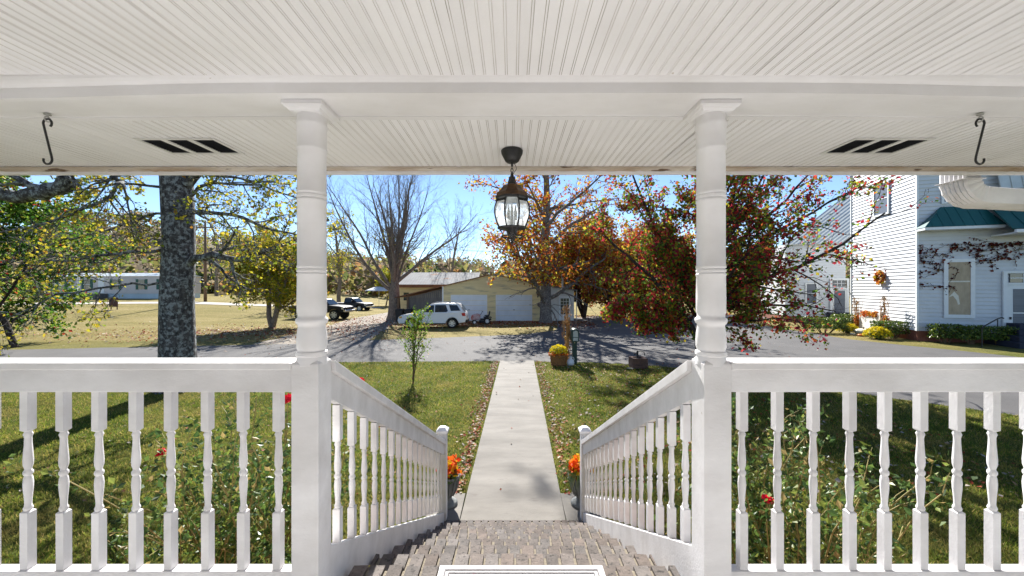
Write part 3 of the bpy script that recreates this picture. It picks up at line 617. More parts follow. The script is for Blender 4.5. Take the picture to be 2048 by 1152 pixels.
# stair railings
SL = .5345
BALS = baluster_mesh(.0, -.172, -.497, -.655, .034)
def stair_rail(xa, xb, nx, side, label):
    """xa at the porch post, xb at the newel"""
    t = thing('stair_railing', label, 'railing', ((xa + xb) / 2, 3.1, 0), 'railings down the brick stairs')
    y0, y1 = 1.678, 4.50
    def bar(name, w, h0, h1, slope=SL, ya=y0, yb=y1):
        v = []
        for (y, x) in ((ya, xa), (yb, xb)):
            v.append((y, x))
        (ya_, x0_), (yb_, x1_) = v; d = slope * (yb - ya)
        q = [(x0_ - w, ya_, CH - h1), (x0_ + w, ya_, CH - h1), (x1_ + w, yb_, CH - h1 - d), (x1_ - w, yb_, CH - h1 - d), (x0_ - w, ya_, CH - h0), (x0_ + w, ya_, CH - h0), (x1_ + w, yb_, CH - h0 - d), (x1_ - w, yb_, CH - h0 - d)]
        MB().hexa(q).build(name, 'rail_paint', t, bevel=.003)
    bar('top_cap', .042, .322, .372); bar('top_rail', .019, .3725, .497); bar('stringer', .019, 1.152, 1.330, .548)
    for k in range(17):
        y = 1.79 + k * .1605; f = (y - y0) / (y1 - y0)
        o = link(BALS, 'baluster', None, t, Vector((xa + (xb - xa) * f, y, CH - .494 - SL * (y - y0))) - WL[t.name])
    # newel with a pyramid cap
    x = nx; y = 4.555; h = .050
    n_ = MB().box(x - h, x + h, y - h, y + h, .0, 1.085).build('newel', 'rail_paint', t, bevel=.003)
    c1 = .069; mb = MB().box(x - c1, x + c1, y - c1, y + c1, 1.0855, 1.112)
    mb.hexa([(x - c1, y - c1, 1.112), (x + c1, y - c1, 1.112), (x + c1, y + c1, 1.112), (x - c1, y + c1, 1.112), (x - .03, y - .03, 1.148), (x + .03, y - .03, 1.148), (x + .03, y + .03, 1.148), (x - .03, y + .03, 1.148)])
    mb.build('newel_cap', 'rail_paint', t, bevel=.002)
stair_rail(-.832, -.832, -.842, -1, 'white stair railing on the side of the green lawn with the sapling')
stair_rail(.826, .868, .884, 1, 'white stair railing on the side of the leaf-strewn lawn with the mailbox')

# hooks, vents, downspout, lantern
def hook(px, flip, label):
    x = (px - 1024) / F * 1.69; t = thing('hanging_hook', label, 'hook', (x, 1.69, BEAM - .25), 'plant hooks under the porch beam')
    zt = BEAM - .012; s = 1.69 / F
    MB().lathe([(.013, 0), (.011, -.004), (.004, -.006), (.004, -.012)], 10, (x, 1.65, zt)).build('eye_plate', 'galvanised', t)
    ring = [(x, 1.65 + .011 * math.sin(a), zt - .022 + .011 * math.cos(a)) for a in np.linspace(0, 6.28, 13)]
    MB().tube(ring, .0028, 5).build('eye', 'galvanised', t)
    pts = []; f = flip; z0 = zt - .035; rr = .019
    for a in np.linspace(math.radians(-50), math.radians(180), 10): pts.append((x + f * (rr * math.cos(a)), z0 + rr * math.sin(a) - .004))
    x1 = x - f * rr; x2 = x + f * .020
    for u in np.linspace(.1, .95, 10): pts.append((x1 + (x2 - x1) * u, z0 - .004 - .155 * u))
    xc = x2 - f * rr; zb = z0 - .165
    for a in np.linspace(0, math.radians(-200), 10): pts.append((xc + f * rr * math.cos(a), zb + rr * math.sin(a)))
    MB().tube([(p[0], 1.65, p[1]) for p in pts], .0042, 6).build('hook', 'black_iron', t, smooth_=True)
hook(117, 1, 'black iron S hook hanging from the porch beam on the maple side')
hook(1938, -1, 'black iron S hook hanging from the porch beam beside the downspout')
def vent(x0, x1, label):
    y0, y1, z = 1.955, 2.185, HC_OUT
    t = thing('soffit_vent', label, 'vent', ((x0 + x1) / 2, 2.07, z - .006), 'vents in the eave soffit')
    mb = MB(); w = (x1 - x0); b_ = .018
    segs = []
    bw = (w - 2 * b_ - 2 * .032) / 3
    for k in range(3): segs.append((x0 + b_ + k * (bw + .032), x0 + b_ + k * (bw + .032) + bw))
    mb.box(x0, x1, y0, y0 + b_, z - .006, z - .0015).box(x0, x1, y1 - b_, y1, z - .006, z - .0015)
    xs = [x0] + [q for s in segs for q in s] + [x1]
    for k in range(0, len(xs), 2): mb.box(xs[k], xs[k + 1], y0 + b_, y1 - b_, z - .006, z - .0015)
    mb.build('frame', 'vent_white', t)
    for a, c in segs:
        MB().box(a, c, y0 + b_, y1 - b_, z - .0013, z - .0008).build('opening', 'dark_void', t)
        lv = MB()
        for j in range(11):
            yy = y0 + b_ + .006 + j * .0175; lv.add([(a, yy, z - .006), (c, yy, z - .006), (c, yy + .008, z - .0018), (a, yy + .008, z - .0018)], [(0, 1, 2, 3)])
        lv.build('louvres', 'plastic_black', t)
vent(-1.975, -1.555, 'slotted soffit vent in the porch eave on the maple side')
vent(1.79, 2.21, 'slotted soffit vent in the porch eave beside the downspout')

ds = thing('downspout', 'white ribbed downspout elbow hanging under the eave corner, facing the white house', 'downspout', (2.9, 2.60, CH + .55))
def spout():
    yb = 2.60; a = .058; path = []
    for z in (CH + .90, CH + .80, CH + .745): path.append((3.105, yb, z))
    cx, cz, rr = 3.105 + .12, CH + .745, .12
    for k in range(1, 10):
        an = math.pi + k / 9 * math.radians(86); path.append((cx + rr * math.cos(an), yb, cz + rr * math.sin(an)))
    ex = path[-1]
    for k in range(1, 9): path.append((ex[0] + .13 * k, yb - .002 * k, ex[2] - .0075 * k))
    prof = []
    hw, hd = .050, .080; nr = 6
    for i in range(nr * 2 + 1):
        prof.append((-hd + 2 * hd * i / (nr * 2), -hw - (.008 if i % 2 else 0)))
    prof += [(hd - 2 * hd * i / (nr * 2), hw + (.008 if i % 2 else 0)) for i in range(nr * 2 + 1)]
    P3 = [Vector(p) for p in path]; v = []; f = []; n = len(prof)
    for i, p in enumerate(P3):
        d = (P3[min(i + 1, len(P3) - 1)] - P3[max(i - 1, 0)]).normalized(); wv = Vector((0, 1, 0)); u = wv.cross(d)
        sc = 1.0 + (.05 if (3 <= i <= 11 and i % 2) else 0)
        for a_, c_ in prof: v.append(p + wv * a_ * sc - u * c_ * sc * -1)
    for i in range(len(P3) - 1):
        for k in range(n): f.append((i * n + k, i * n + (k + 1) % n, (i + 1) * n + (k + 1) % n, (i + 1) * n + k))
    f += [tuple(range(n)), tuple((len(P3) - 1) * n + k for k in range(n))]
    MB().add(v, f).build('pipe', 'rail_paint', ds)
    MB().box(3.105 - .072, 3.105 + .072, yb - .094, yb + .094, CH + .735, CH + .7385).build('joint_collar', 'rail_paint', ds)
spout()
gt = MB().prism([(2.464, CH + .80), (2.60, CH + .82), (2.62, CH + .90), (2.612, CH + .90), (2.592, CH + .828), (2.472, CH + .81), (2.472, CH + .90), (2.464, CH + .90)], 'x', -4, 4).build('gutter', 'rail_paint')
setp(gt, 'white metal gutter along the outer porch eave', 'gutter')

def lantern():
    X, Y = 0.0, 2.13; s = Y / F; h = lambda y: CH + (576 - y) * s
    t = thing('porch_lantern', 'black and bronze hanging porch lantern with curved glass panes', 'lantern', (X, Y, h(488)))
    top = HC_OUT - .0005
    MB().lathe([(10 * s, top - 25 * s), (14 * s, top - 22 * s), (21 * s, top - 8 * s), (22 * s, top - 2 * s), (20 * s, top)], 28, (X, Y, 0)).build('canopy', 'black_iron', t, smooth_=True)
    MB().tube([(X, Y, top - 24 * s), (X, Y, h(333))], .006, 8).build('stem', 'black_iron', t)
    for k in range(3):
        zc = h(335 + k * 6); pts = []
        for a in np.linspace(0, 2 * math.pi, 15): 
            u, w = .007 * math.cos(a), .013 * math.sin(a); pts.append((X + (u if k % 2 else 0), Y + (0 if k % 2 else u), zc + w))
        MB().tube(pts, .0022, 5, cap=False).build('chain_link', 'black_iron', t)
    MB().tube([(X + 2 * s, Y, top - 22 * s), (X + 8 * s, Y, h(333)), (X + 9 * s, Y, h(338)), (X + 4 * s, Y, h(345)), (X, Y, h(352))], .0018, 5).build('cord', 'black_iron', t)
    MB().lathe([(9 * s, h(371)), (8.5 * s, h(364)), (6.5 * s, h(358)), (7 * s, h(355)), (3.5 * s, h(352)), (2 * s, h(345))], 12, (X, Y, 0)).build('finial', 'black_iron', t)
    r8 = math.pi / 8
    MB().lathe([(34 * s, h(396)), (31 * s, h(388)), (24 * s, h(381)), (18 * s, h(372)), (8 * s, h(369))], 8, (X, Y, 0), ph=r8).build('roof', 'bronze', t)
    MB().lathe([(29 * s, h(400)), (34.5 * s, h(399)), (35.5 * s, h(395.8)), (30 * s, h(394))], 8, (X, Y, 0), ph=r8).build('brim', 'black_iron', t)
    gp = [(398, 28), (406, 33), (416, 36.5), (426, 37.2), (436, 35.5), (446, 32), (455, 27.5)]
    N = 8
    for k in range(N):
        mb = MB(); a0, a1 = r8 + 2 * math.pi * k / N, r8 + 2 * math.pi * (k + 1) / N; v = []
        for y, r in gp: v += [(X + r * s * math.cos(a0) * .985, Y + r * s * math.sin(a0) * .985, h(y)), (X + r * s * math.cos(a1) * .985, Y + r * s * math.sin(a1) * .985, h(y))]
        mb.add(v, [(2 * i, 2 * i + 1, 2 * i + 3, 2 * i + 2) for i in range(len(gp) - 1)]); mb.build('glass_pane', 'lantern_glass', t)
        MB().tube([(X + r * s * math.cos(a0), Y + r * s * math.sin(a0), h(y)) for y, r in gp], .0042, 5).build('rib', 'black_iron', t)
    ring = lambda y, r, tr: [(X + r * s * math.cos(a), Y + r * s * math.sin(a), h(y)) for a in np.linspace(0, 2 * math.pi, 25)]
    MB().tube(ring(456, 28, 1), .005, 6, cap=False).build('bottom_ring', 'black_iron', t)
    MB().tube(ring(473, 21, 1), .004, 6, cap=False).build('lower_ring', 'black_iron', t)
    MB().lathe([(3 * s, h(478)), (6 * s, h(472)), (9.5 * s, h(460)), (24 * s, h(457)), (25 * s, h(455))], 16, (X, Y, 0)).build('bowl', 'black_iron', t, smooth_=True)
    for k in range(4):
        a = r8 + math.pi / 2 * k; c, sn = math.cos(a), math.sin(a)
        MB().tube([(X + r * s * c, Y + r * s * sn, h(y)) for y, r in ((456, 28), (463, 24), (469, 20), (473, 21.5), (477, 17), (482, 9), (484, 4))], .0035, 5).build('scroll', 'black_iron', t)
    MB().lathe([(1 * s, h(490)), (3 * s, h(486)), (2 * s, h(482)), (3.5 * s, h(478)), (2 * s, h(474))], 10, (X, Y, 0)).build('drop_finial', 'black_iron', t)
    for k in range(3):
        a = 2 * math.pi * k / 3 + .5
        MB().lathe([(3 * s, h(456)), (3 * s, h(424)), (1.5 * s, h(414)), (.3 * s, h(409))], 10, (X + 8 * s * math.cos(a), Y + 8 * s * math.sin(a), 0)).build('candle_lamp', 'candle', t, smooth_=True)
lantern()

# ------------------------------------------------------------------ trees
def cfg_(*rows):
    keys = ('seg', 'wig', 'up', 'tap', 'kids', 't0', 'ang', 'ratio', 'rr')
    return [dict(zip(keys, r)) for r in rows]
# the big maple beside the porch
def maple():
    rng = random.Random(21); B = Vector((-9.34, 10.5, 0)); br = []; tips = []
    tp = [B + Vector(p) for p in ((0, 0, -.2), (0, 0, .3), (-.02, 0, 1.0), (-.04, 0, 2.4), (.02, 0, 4.2), (-.05, 0, 6.0), (-.1, .1, 8.0), (.1, .2, 10.5))]
    tr = [.60, .47, .41, .385, .365, .37, .31, .20]
    br.append((tp, tr, 0))
    cfg = cfg_((8, .10, .01, .3, 0, .2, 45, .6, .6), (7, .16, .015, .25, 7, .15, 48, .55, .55), (6, .2, -.01, .3, 7, .1, 45, .55, .5), (5, .24, -.03, .4, 6, .1, 45, .5, .6), (3, .25, -.05, .5, 0, 0, 0, 0, 0))
    cfg[3]['leafy'] = True
    limbs = [   # polylines of the limbs the view shows, then the crown above the eave
        ([(.35, -.1, 3.55), (1.2, -.3, 3.75), (2.0, -.5, 3.55), (3.2, -.6, 3.9), (4.6, -.8, 4.6)], .11),
        ([(.3, -.2, 4.9), (1.1, -.6, 4.85), (2.1, -.9, 4.75), (3.2, -1.2, 4.35), (4.3, -1.3, 4.05)], .07),
        ([(.3, 0, 5.7), (.9, -.3, 6.2), (1.8, -.6, 6.5), (3.2, -.8, 6.6), (4.8, -1.0, 6.2)], .15),
        ([(-.3, -.2, 3.0), (-1.1, -.6, 2.9), (-2.2, -1.0, 2.6), (-3.3, -1.4, 2.0), (-4.2, -1.6, 1.5)], .035),
        ([(-.3, 0, 3.9), (-1.3, -.5, 3.7), (-2.6, -.8, 3.5), (-3.8, -1.0, 2.9)], .05),
        ([(-.3, .1, 4.9), (-.9, .3, 5.0), (-1.8, .2, 4.6), (-2.8, -.1, 4.2), (-3.6, -.3, 3.9)], .045),
        ([(-.3, -.1, 6.8), (-.6, -.8, 6.3), (-.45, -1.2, 5.65), (-.25, -1.3, 5.35), (-.65, -1.3, 4.95), (-1.9, -1.4, 4.45), (-3.2, -1.5, 4.1)], .07),
        ([(-.2, -.2, 7.6), (-.5, -1.0, 7.3), (-.75, -1.6, 6.5), (-.80, -1.75, 5.7), (-1.02, -1.8, 5.22), (-1.5, -1.8, 5.04), (-2.2, -1.8, 4.98), (-3.0, -1.9, 5.2), (-4.4, -2.1, 6.0)], .20),
        ([(.3, 0, 6.3), (1.2, -.4, 5.9), (2.4, -.6, 5.7), (3.6, -.8, 5.5)], .05), ([(.3, -.2, 5.3), (1.4, -.5, 5.6), (2.8, -.8, 5.5), (4.2, -1, 5.0)], .05), ([(-.3, -.1, 5.6), (-1.2, -.5, 5.6), (-2.2, -.8, 5.3)], .04),
        ([(.2, .3, 7.5), (1.5, 1.2, 9.0), (2.8, 2.2, 10.2), (4.0, 3.0, 11.2)], .18),
        ([(-.2, .3, 7.8), (-1.6, 1.5, 9.4), (-3.0, 2.6, 10.6)], .18),
        ([(.1, .1, 9.6), (.6, -1.0, 11.0), (1.0, -2.0, 12.4)], .15),
    ]
    for pts, r in limbs:
        q = [B + Vector(p) for p in pts]; full = []
        for i in range(len(q) - 1):
            for k in range(3):
                u = k / 3; full.append(q[i].lerp(q[i + 1], u) + Vector((rng.gauss(0, .03), rng.gauss(0, .03), rng.gauss(0, .03))))
        full.append(q[-1]); rad = [r * (1 - .72 * i / (len(full) - 1)) for i in range(len(full))]
        if r > .19 and pts[-1][0] < -4: rad = [r * (1 - .35 * i / (len(full) - 1)) for i in range(len(full))]
        br.append((full, rad, 1)); L = sum((full[i + 1] - full[i]).length for i in range(len(full) - 1))
        cfg[1]['kids'] = 11 if r < .19 or pts[-1][0] > -4 else 3; branch_kids(rng, full, rad, L * .62, cfg, 1, br, tips)
    def keep(p): return np.where(p[:, 2] > 6.6, .2, np.where((p[:, 0] < -11.2) & (p[:, 2] < 5), .16, .33))
    make_tree('maple_tree', 'huge mottled maple trunk with drooping dark limbs and sparse yellow leaves', 'tree', B, br, tips, 'bark_maple', 'leaf_maple', 1, .05, .085, 5, keep=keep, aspect=.8)
maple()

def simple_tree(name, label, base, h, r, seed, bark, leaf, per, spread, size, cfg, group=None, keep=None, d=(0, 0, 1), stems=1, lean=.25, aspect=.6, cat='tree', split=1):
    rng = random.Random(seed); br = []; tips = []; B = Vector(base)
    for k in range(stems):
        dd = Vector(d) + (Vector((math.cos(k * 2.4 + seed), math.sin(k * 2.4 + seed), 0)) * lean if stems > 1 else Vector((0, 0, 0)))
        grow(rng, B + Vector((0, 0, -.1)), dd, h * (1 if k == 0 else rng.uniform(.75, 1)), r, cfg, 0, br, tips)
    return make_tree(name, label, cat, B, br, tips, bark, leaf, per, spread, size, seed, group, keep, aspect, split=split)

C4 = cfg_((9, .06, .03, .25, 13, .18, 52, .55, .55), (7, .14, .03, .3, 8, .15, 45, .5, .55), (5, .2, .02, .35, 6, .1, 42, .5, .6), (4, .22, 0, .5, 0, 0, 0, 0, 0))
CB = cfg_((8, .05, .04, .18, 9, .10, 34, .80, .48), (9, .09, .045, .15, 9, .15, 34, .5, .42), (7, .13, .03, .2, 9, .1, 34, .5, .45), (5, .16, .02, .35, 6, .1, 34, .5, .6), (4, .18, 0, .5, 0, 0, 0, 0, 0))
# green leafy tree at the far road edge, left of the maple
CG = cfg_((7, .12, .01, .3, 22, .10, 62, .60, .5), (6, .18, -.01, .3, 8, .1, 48, .5, .5), (5, .22, -.02, .4, 6, .1, 45, .5, .6), (4, .25, -.02, .5, 0, 0, 0, 0, 0)); CG[2]['leafy'] = True
simple_tree('dogwood_tree', 'bushy green leaved tree drooping over the road edge beside the trailer home', (-23.7, 17.9, 0), 9.5, .13, 5, 'bark_dark', 'leaf_green', 9, .22, .19, CG, d=(-.05, -.02, 1))
# yellow-green multi-stem tree across the road
CY = cfg_((7, .10, .02, .25, 11, .2, 48, .62, .55), (6, .16, .02, .3, 7, .15, 45, .5, .55), (5, .2, .01, .4, 5, .1, 42, .5, .6), (4, .22, 0, .5, 0, 0, 0, 0, 0))
simple_tree('redbud_tree', 'yellow-green leaved tree forking near the ground beside the parked pickup', (-17.2, 26.9, gz(-17.2, 26.9)), 6.6, .19, 9, 'bark_grey', 'leaf_yellowgreen', 4, .16, .17, CY, stems=3, lean=.33)
# bare spreading tree by the drive
def big_bare():
    rng = random.Random(23); B = Vector((-10.55, 33.6, 0)); br = []; tips = []
    br.append(([B + Vector(p) for p in ((0, 0, -.2), (0, 0, .4), (.03, 0, 1.3), (0, 0, 2.4), (.05, 0, 3.6), (.1, .1, 5.0))], [.80, .58, .50, .46, .34, .16], 0))
    cfg = cfg_((8, .05, .04, .18, 0, .1, 34, .8, .5), (11, .055, .035, .10, 12, .14, 30, .42, .42), (8, .10, .04, .2, 8, .1, 30, .5, .5), (6, .14, .03, .3, 5, .1, 32, .5, .6), (4, .16, .02, .5, 0, 0, 0, 0, 0))
    for k in range(13):
        a = k * 2.4 + rng.uniform(-.3, .3); tilt = math.radians((8, 30, 42, 20, 50, 14, 36, 26, 46, 10, 33, 22, 40)[k]); z = rng.uniform(1.7, 3.8)
        grow(rng, B + Vector((0, 0, z)), (math.sin(tilt) * math.cos(a), math.sin(tilt) * math.sin(a) * .8, math.cos(tilt)), rng.uniform(10.0, 12.5) * (1 - .12 * math.sin(tilt)), rng.uniform(.13, .20), cfg, 1, br, tips)
    make_tree('bare_tree', 'large bare tree with a fan of upright branches beside the gravel drive', 'tree', B, br, tips, 'bark_grey', 'leaf_yellowgreen', 1, .1, .16, 17, keep=lambda p: np.where(p[:, 2] < 7.5, .05, .004))
big_bare()
simple_tree('bare_tree', 'smaller bare tree with a rounded crown behind the tin roofed building', (-10.0, 60, 0), 13.0, .30, 31, 'bark_grey', 'leaf_yellowgreen', 0, .1, .1, CB)
# tree behind the pickups, trees by the trailer
simple_tree('hackberry_tree', 'thin yellow leaved tree behind the dark pickups', (-24.0, 52, .2), 11.5, .30, 41, 'bark_grey', 'leaf_yellowgreen', 1, .2, .26, CY)
simple_tree('young_yellow_tree', 'small yellow bush tree at the lawn edge past the pickups', (-19.5, 58, 0), 4.5, .12, 43, 'bark_grey', 'leaf_yellowgreen', 2, .2, .26, CY)
simple_tree('hackberry_tree', 'thin half bare tree standing behind the trailer home', (-52, 66, 1.4), 13, .3, 47, 'bark_grey', 'leaf_maple', 1, .25, .30, CY)
simple_tree('hackberry_tree', 'half bare tree with olive leaves left of the utility pole', (-37, 70, 1.2), 12, .3, 48, 'bark_grey', 'leaf_yellowgreen', 1, .25, .30, CY)
# oak in front of the garage
def oak():
    rng = random.Random(77); B = Vector((2.75, 30.6, 0)); br = []; tips = []
    tp = [B + Vector(p) for p in ((0, 0, -.2), (0, 0, .5), (0, 0, 2), (.02, 0, 4.5), (-.05, 0, 7), (.1, 0, 10), (.0, 0, 14), (.1, 0, 19))]
    rad = [.62, .50, .44, .40, .34, .27, .18, .06]; br.append((tp, rad, 0))
    cfg = cfg_((8, .1, 0, .3, 26, .18, 60, .46, .42), (7, .14, .01, .25, 9, .12, 46, .5, .5), (6, .2, -.01, .3, 6, .1, 42, .5, .55), (4, .24, -.03, .5, 0, 0, 0, 0, 0)); cfg[2]['leafy'] = True
    branch_kids(rng, tp, rad, 18, cfg, 0, br, tips)
    def keep(p):     # leaves hang on thickest low down and to the street side
        k = np.where(p[:, 2] < 7, .75, np.where(p[:, 2] < 9, .46, .38)); k = np.where(p[:, 2] < 3.0, 0, k); return np.where(p[:, 0] > 5.5, k * .8, k)
    make_tree('oak_tree', 'tall oak with russet and yellow leaves rising beside the garage doors', 'tree', B, br, tips, 'bark_oak', 'leaf_oak', 4, .20, .25, 7, keep=keep, aspect=.55)
oak()
# row of russet trees behind the lot
CR = cfg_((6, .1, .02, .25, 12, .12, 46, .62, .55), (6, .16, .02, .3, 8, .12, 44, .5, .55), (4, .2, 0, .4, 5, .1, 42, .5, .6), (3, .22, -.02, .5, 0, 0, 0, 0, 0)); CR[2]['leafy'] = True
for k, (px, Z, h, lab) in enumerate([(1168, 36.0, 8.5, 'russet leaved tree crowding the annex with the glazed door'), (1222, 38.0, 8.0, 'multi-stem tree with red and yellow leaves behind the parking lot, beside the annex tree'),
                                     (1288, 39.0, 8.0, 'multi-stem rust coloured tree behind the parking lot, next towards the white house')]):
    simple_tree('russet_tree', lab, ((px - 1024) / F * Z, Z, 0), h, .17, 60 + k, 'bark_dark', 'leaf_russet', 2, .18, .25, CR, 'russet trees along the back of the lot', stems=4, lean=.38)
simple_tree('russet_tree', 'tall thin russet tree at the far corner of the lot, near the house steps', (17.5, 46, 0), 9.5, .2, 66, 'bark_dark', 'leaf_russet', 2, .2, .28, CR, 'russet trees along the back of the lot', stems=2, lean=.2)
# pear tree on the near verge
def pear():
    rng = random.Random(15); B = Vector((6.28, 12.55, 0)); br = []; tips = []
    tp = [B + Vector(p) for p in ((0.08, 0, -.2), (.06, 0, .4), (0, 0, .95), (.05, 0, 1.6), (.22, 0, 2.6), (.3, 0, 4.2), (.3, .1, 6.0), (.35, .1, 8.5))]
    rad = [.20, .165, .15, .145, .135, .11, .08, .03]; br.append((tp, rad, 0))
    cfg = cfg_((8, .1, 0, .3, 15, .30, 50, .50, .5), (7, .12, .02, .22, 9, .12, 44, .5, .5), (6, .18, .01, .3, 7, .1, 42, .48, .55), (4, .24, -.02, .5, 0, 0, 0, 0, 0)); cfg[2]['leafy'] = True
    limbs = [([(0, 0, .95), (-.35, -.1, 1.55), (-.8, -.2, 1.95), (-1.2, -.2, 2.7), (-1.9, -.2, 3.4), (-2.9, -.3, 4.2), (-3.6, -.3, 4.9)], .10),
             ([(-.8, -.2, 1.95), (-1.5, -.5, 2.1), (-2.4, -.8, 2.3), (-3.1, -1.0, 2.25)], .055),
             ([(.1, 0, 1.9), (-.4, .4, 3.0), (-1.0, .6, 4.4), (-1.7, .7, 6.0), (-2.2, .8, 7.5)], .09),
             ([(.22, 0, 2.4), (.9, .1, 2.9), (1.9, 0, 3.1), (3.2, -.1, 3.5), (4.6, -.2, 4.3), (6.0, -.2, 5.3)], .10),
             ([(.2, 0, 2.0), (.8, -.3, 2.2), (1.7, -.5, 2.3), (2.8, -.8, 2.3), (3.7, -1.0, 2.1)], .06),
             ([(.3, 0, 3.2), (1.0, .2, 4.1), (2.0, .3, 4.9), (3.2, .4, 5.9), (4.2, .4, 7.0)], .09),
             ([(.1, 0, 1.5), (.9, -.5, 1.75), (1.8, -1.0, 1.9), (2.9, -1.3, 1.75)], .045),
             ([(-.6, -.2, 1.8), (-1.3, -.7, 1.8), (-2.2, -1.0, 1.75)], .045),
             ([(.3, 0, 3.4), (1.2, .1, 4.8), (2.0, .1, 6.2), (2.8, .1, 7.8)], .07), ([(.25, 0, 2.8), (1.3, -.2, 3.9), (2.6, -.3, 4.8), (4.0, -.4, 5.6), (5.2, -.4, 6.2)], .07), ([(.3, 0, 4.5), (.9, .3, 5.8), (1.8, .5, 7.4)], .06),
             ([(.3, 0, 3.6), (.7, -.2, 5.0), (1.2, -.3, 6.6), (1.5, -.3, 8.2)], .08)]
    branch_kids(rng, tp, rad, 8.0, cfg, 0, br, tips)
    for pts, r in limbs:
        q = [B + Vector(p) for p in pts]; full = []
        for i in range(len(q) - 1):
            for k in range(3): full.append(q[i].lerp(q[i + 1], k / 3) + Vector((rng.gauss(0, .02), rng.gauss(0, .02), rng.gauss(0, .02))))
        full.append(q[-1]); rd = [r * (1 - .75 * i / (len(full) - 1)) for i in range(len(full))]; br.append((full, rd, 1))
        L = sum((full[i + 1] - full[i]).length for i in range(len(full) - 1)); cfg[1]['kids'] = 11; branch_kids(rng, full, rd, L * .75, cfg, 1, br, tips)
    def keep(p):
        x = p[:, 0] - 6.28; z = p[:, 2]
        k = np.where(x < .5, .78, np.clip(.9 - (x - .5) * .11, .28, 1)); k = np.where((x > .3) & (z > 4.2), k * .85, k); k = np.where((x > 1.6) & (z < 2.6), k * .25, k)
        k = np.where((x > 3.2) & (z < 3.6), k * .35, k); return np.where(z > 5.0, k * .9, k)
    make_tree('pear_tree', 'low branching pear tree with red, green and yellow leaves at the lawn corner', 'tree', B, br, tips, 'bark_dark', 'leaf_pear', 7, .10, .108, 3, keep=keep, aspect=.72)
pear()
# sapling on the front lawn
CS = cfg_((8, .07, .05, .3, 9, .22, 28, .42, .6), (6, .12, .05, .4, 5, .15, 36, .4, .6), (4, .18, .02, .5, 0, 0, 0, 0, 0)); CS[0]['leafy'] = True; CS[1]['leafy'] = True
simple_tree('sapling', 'slender young crape myrtle sapling with bright green leaves on the front lawn', (-2.92, 11.05, 0), 2.15, .02, 8, 'stem_brown', 'leaf_sapling', 2, .035, .06, CS, stems=3, lean=.13, cat='sapling', split=9)

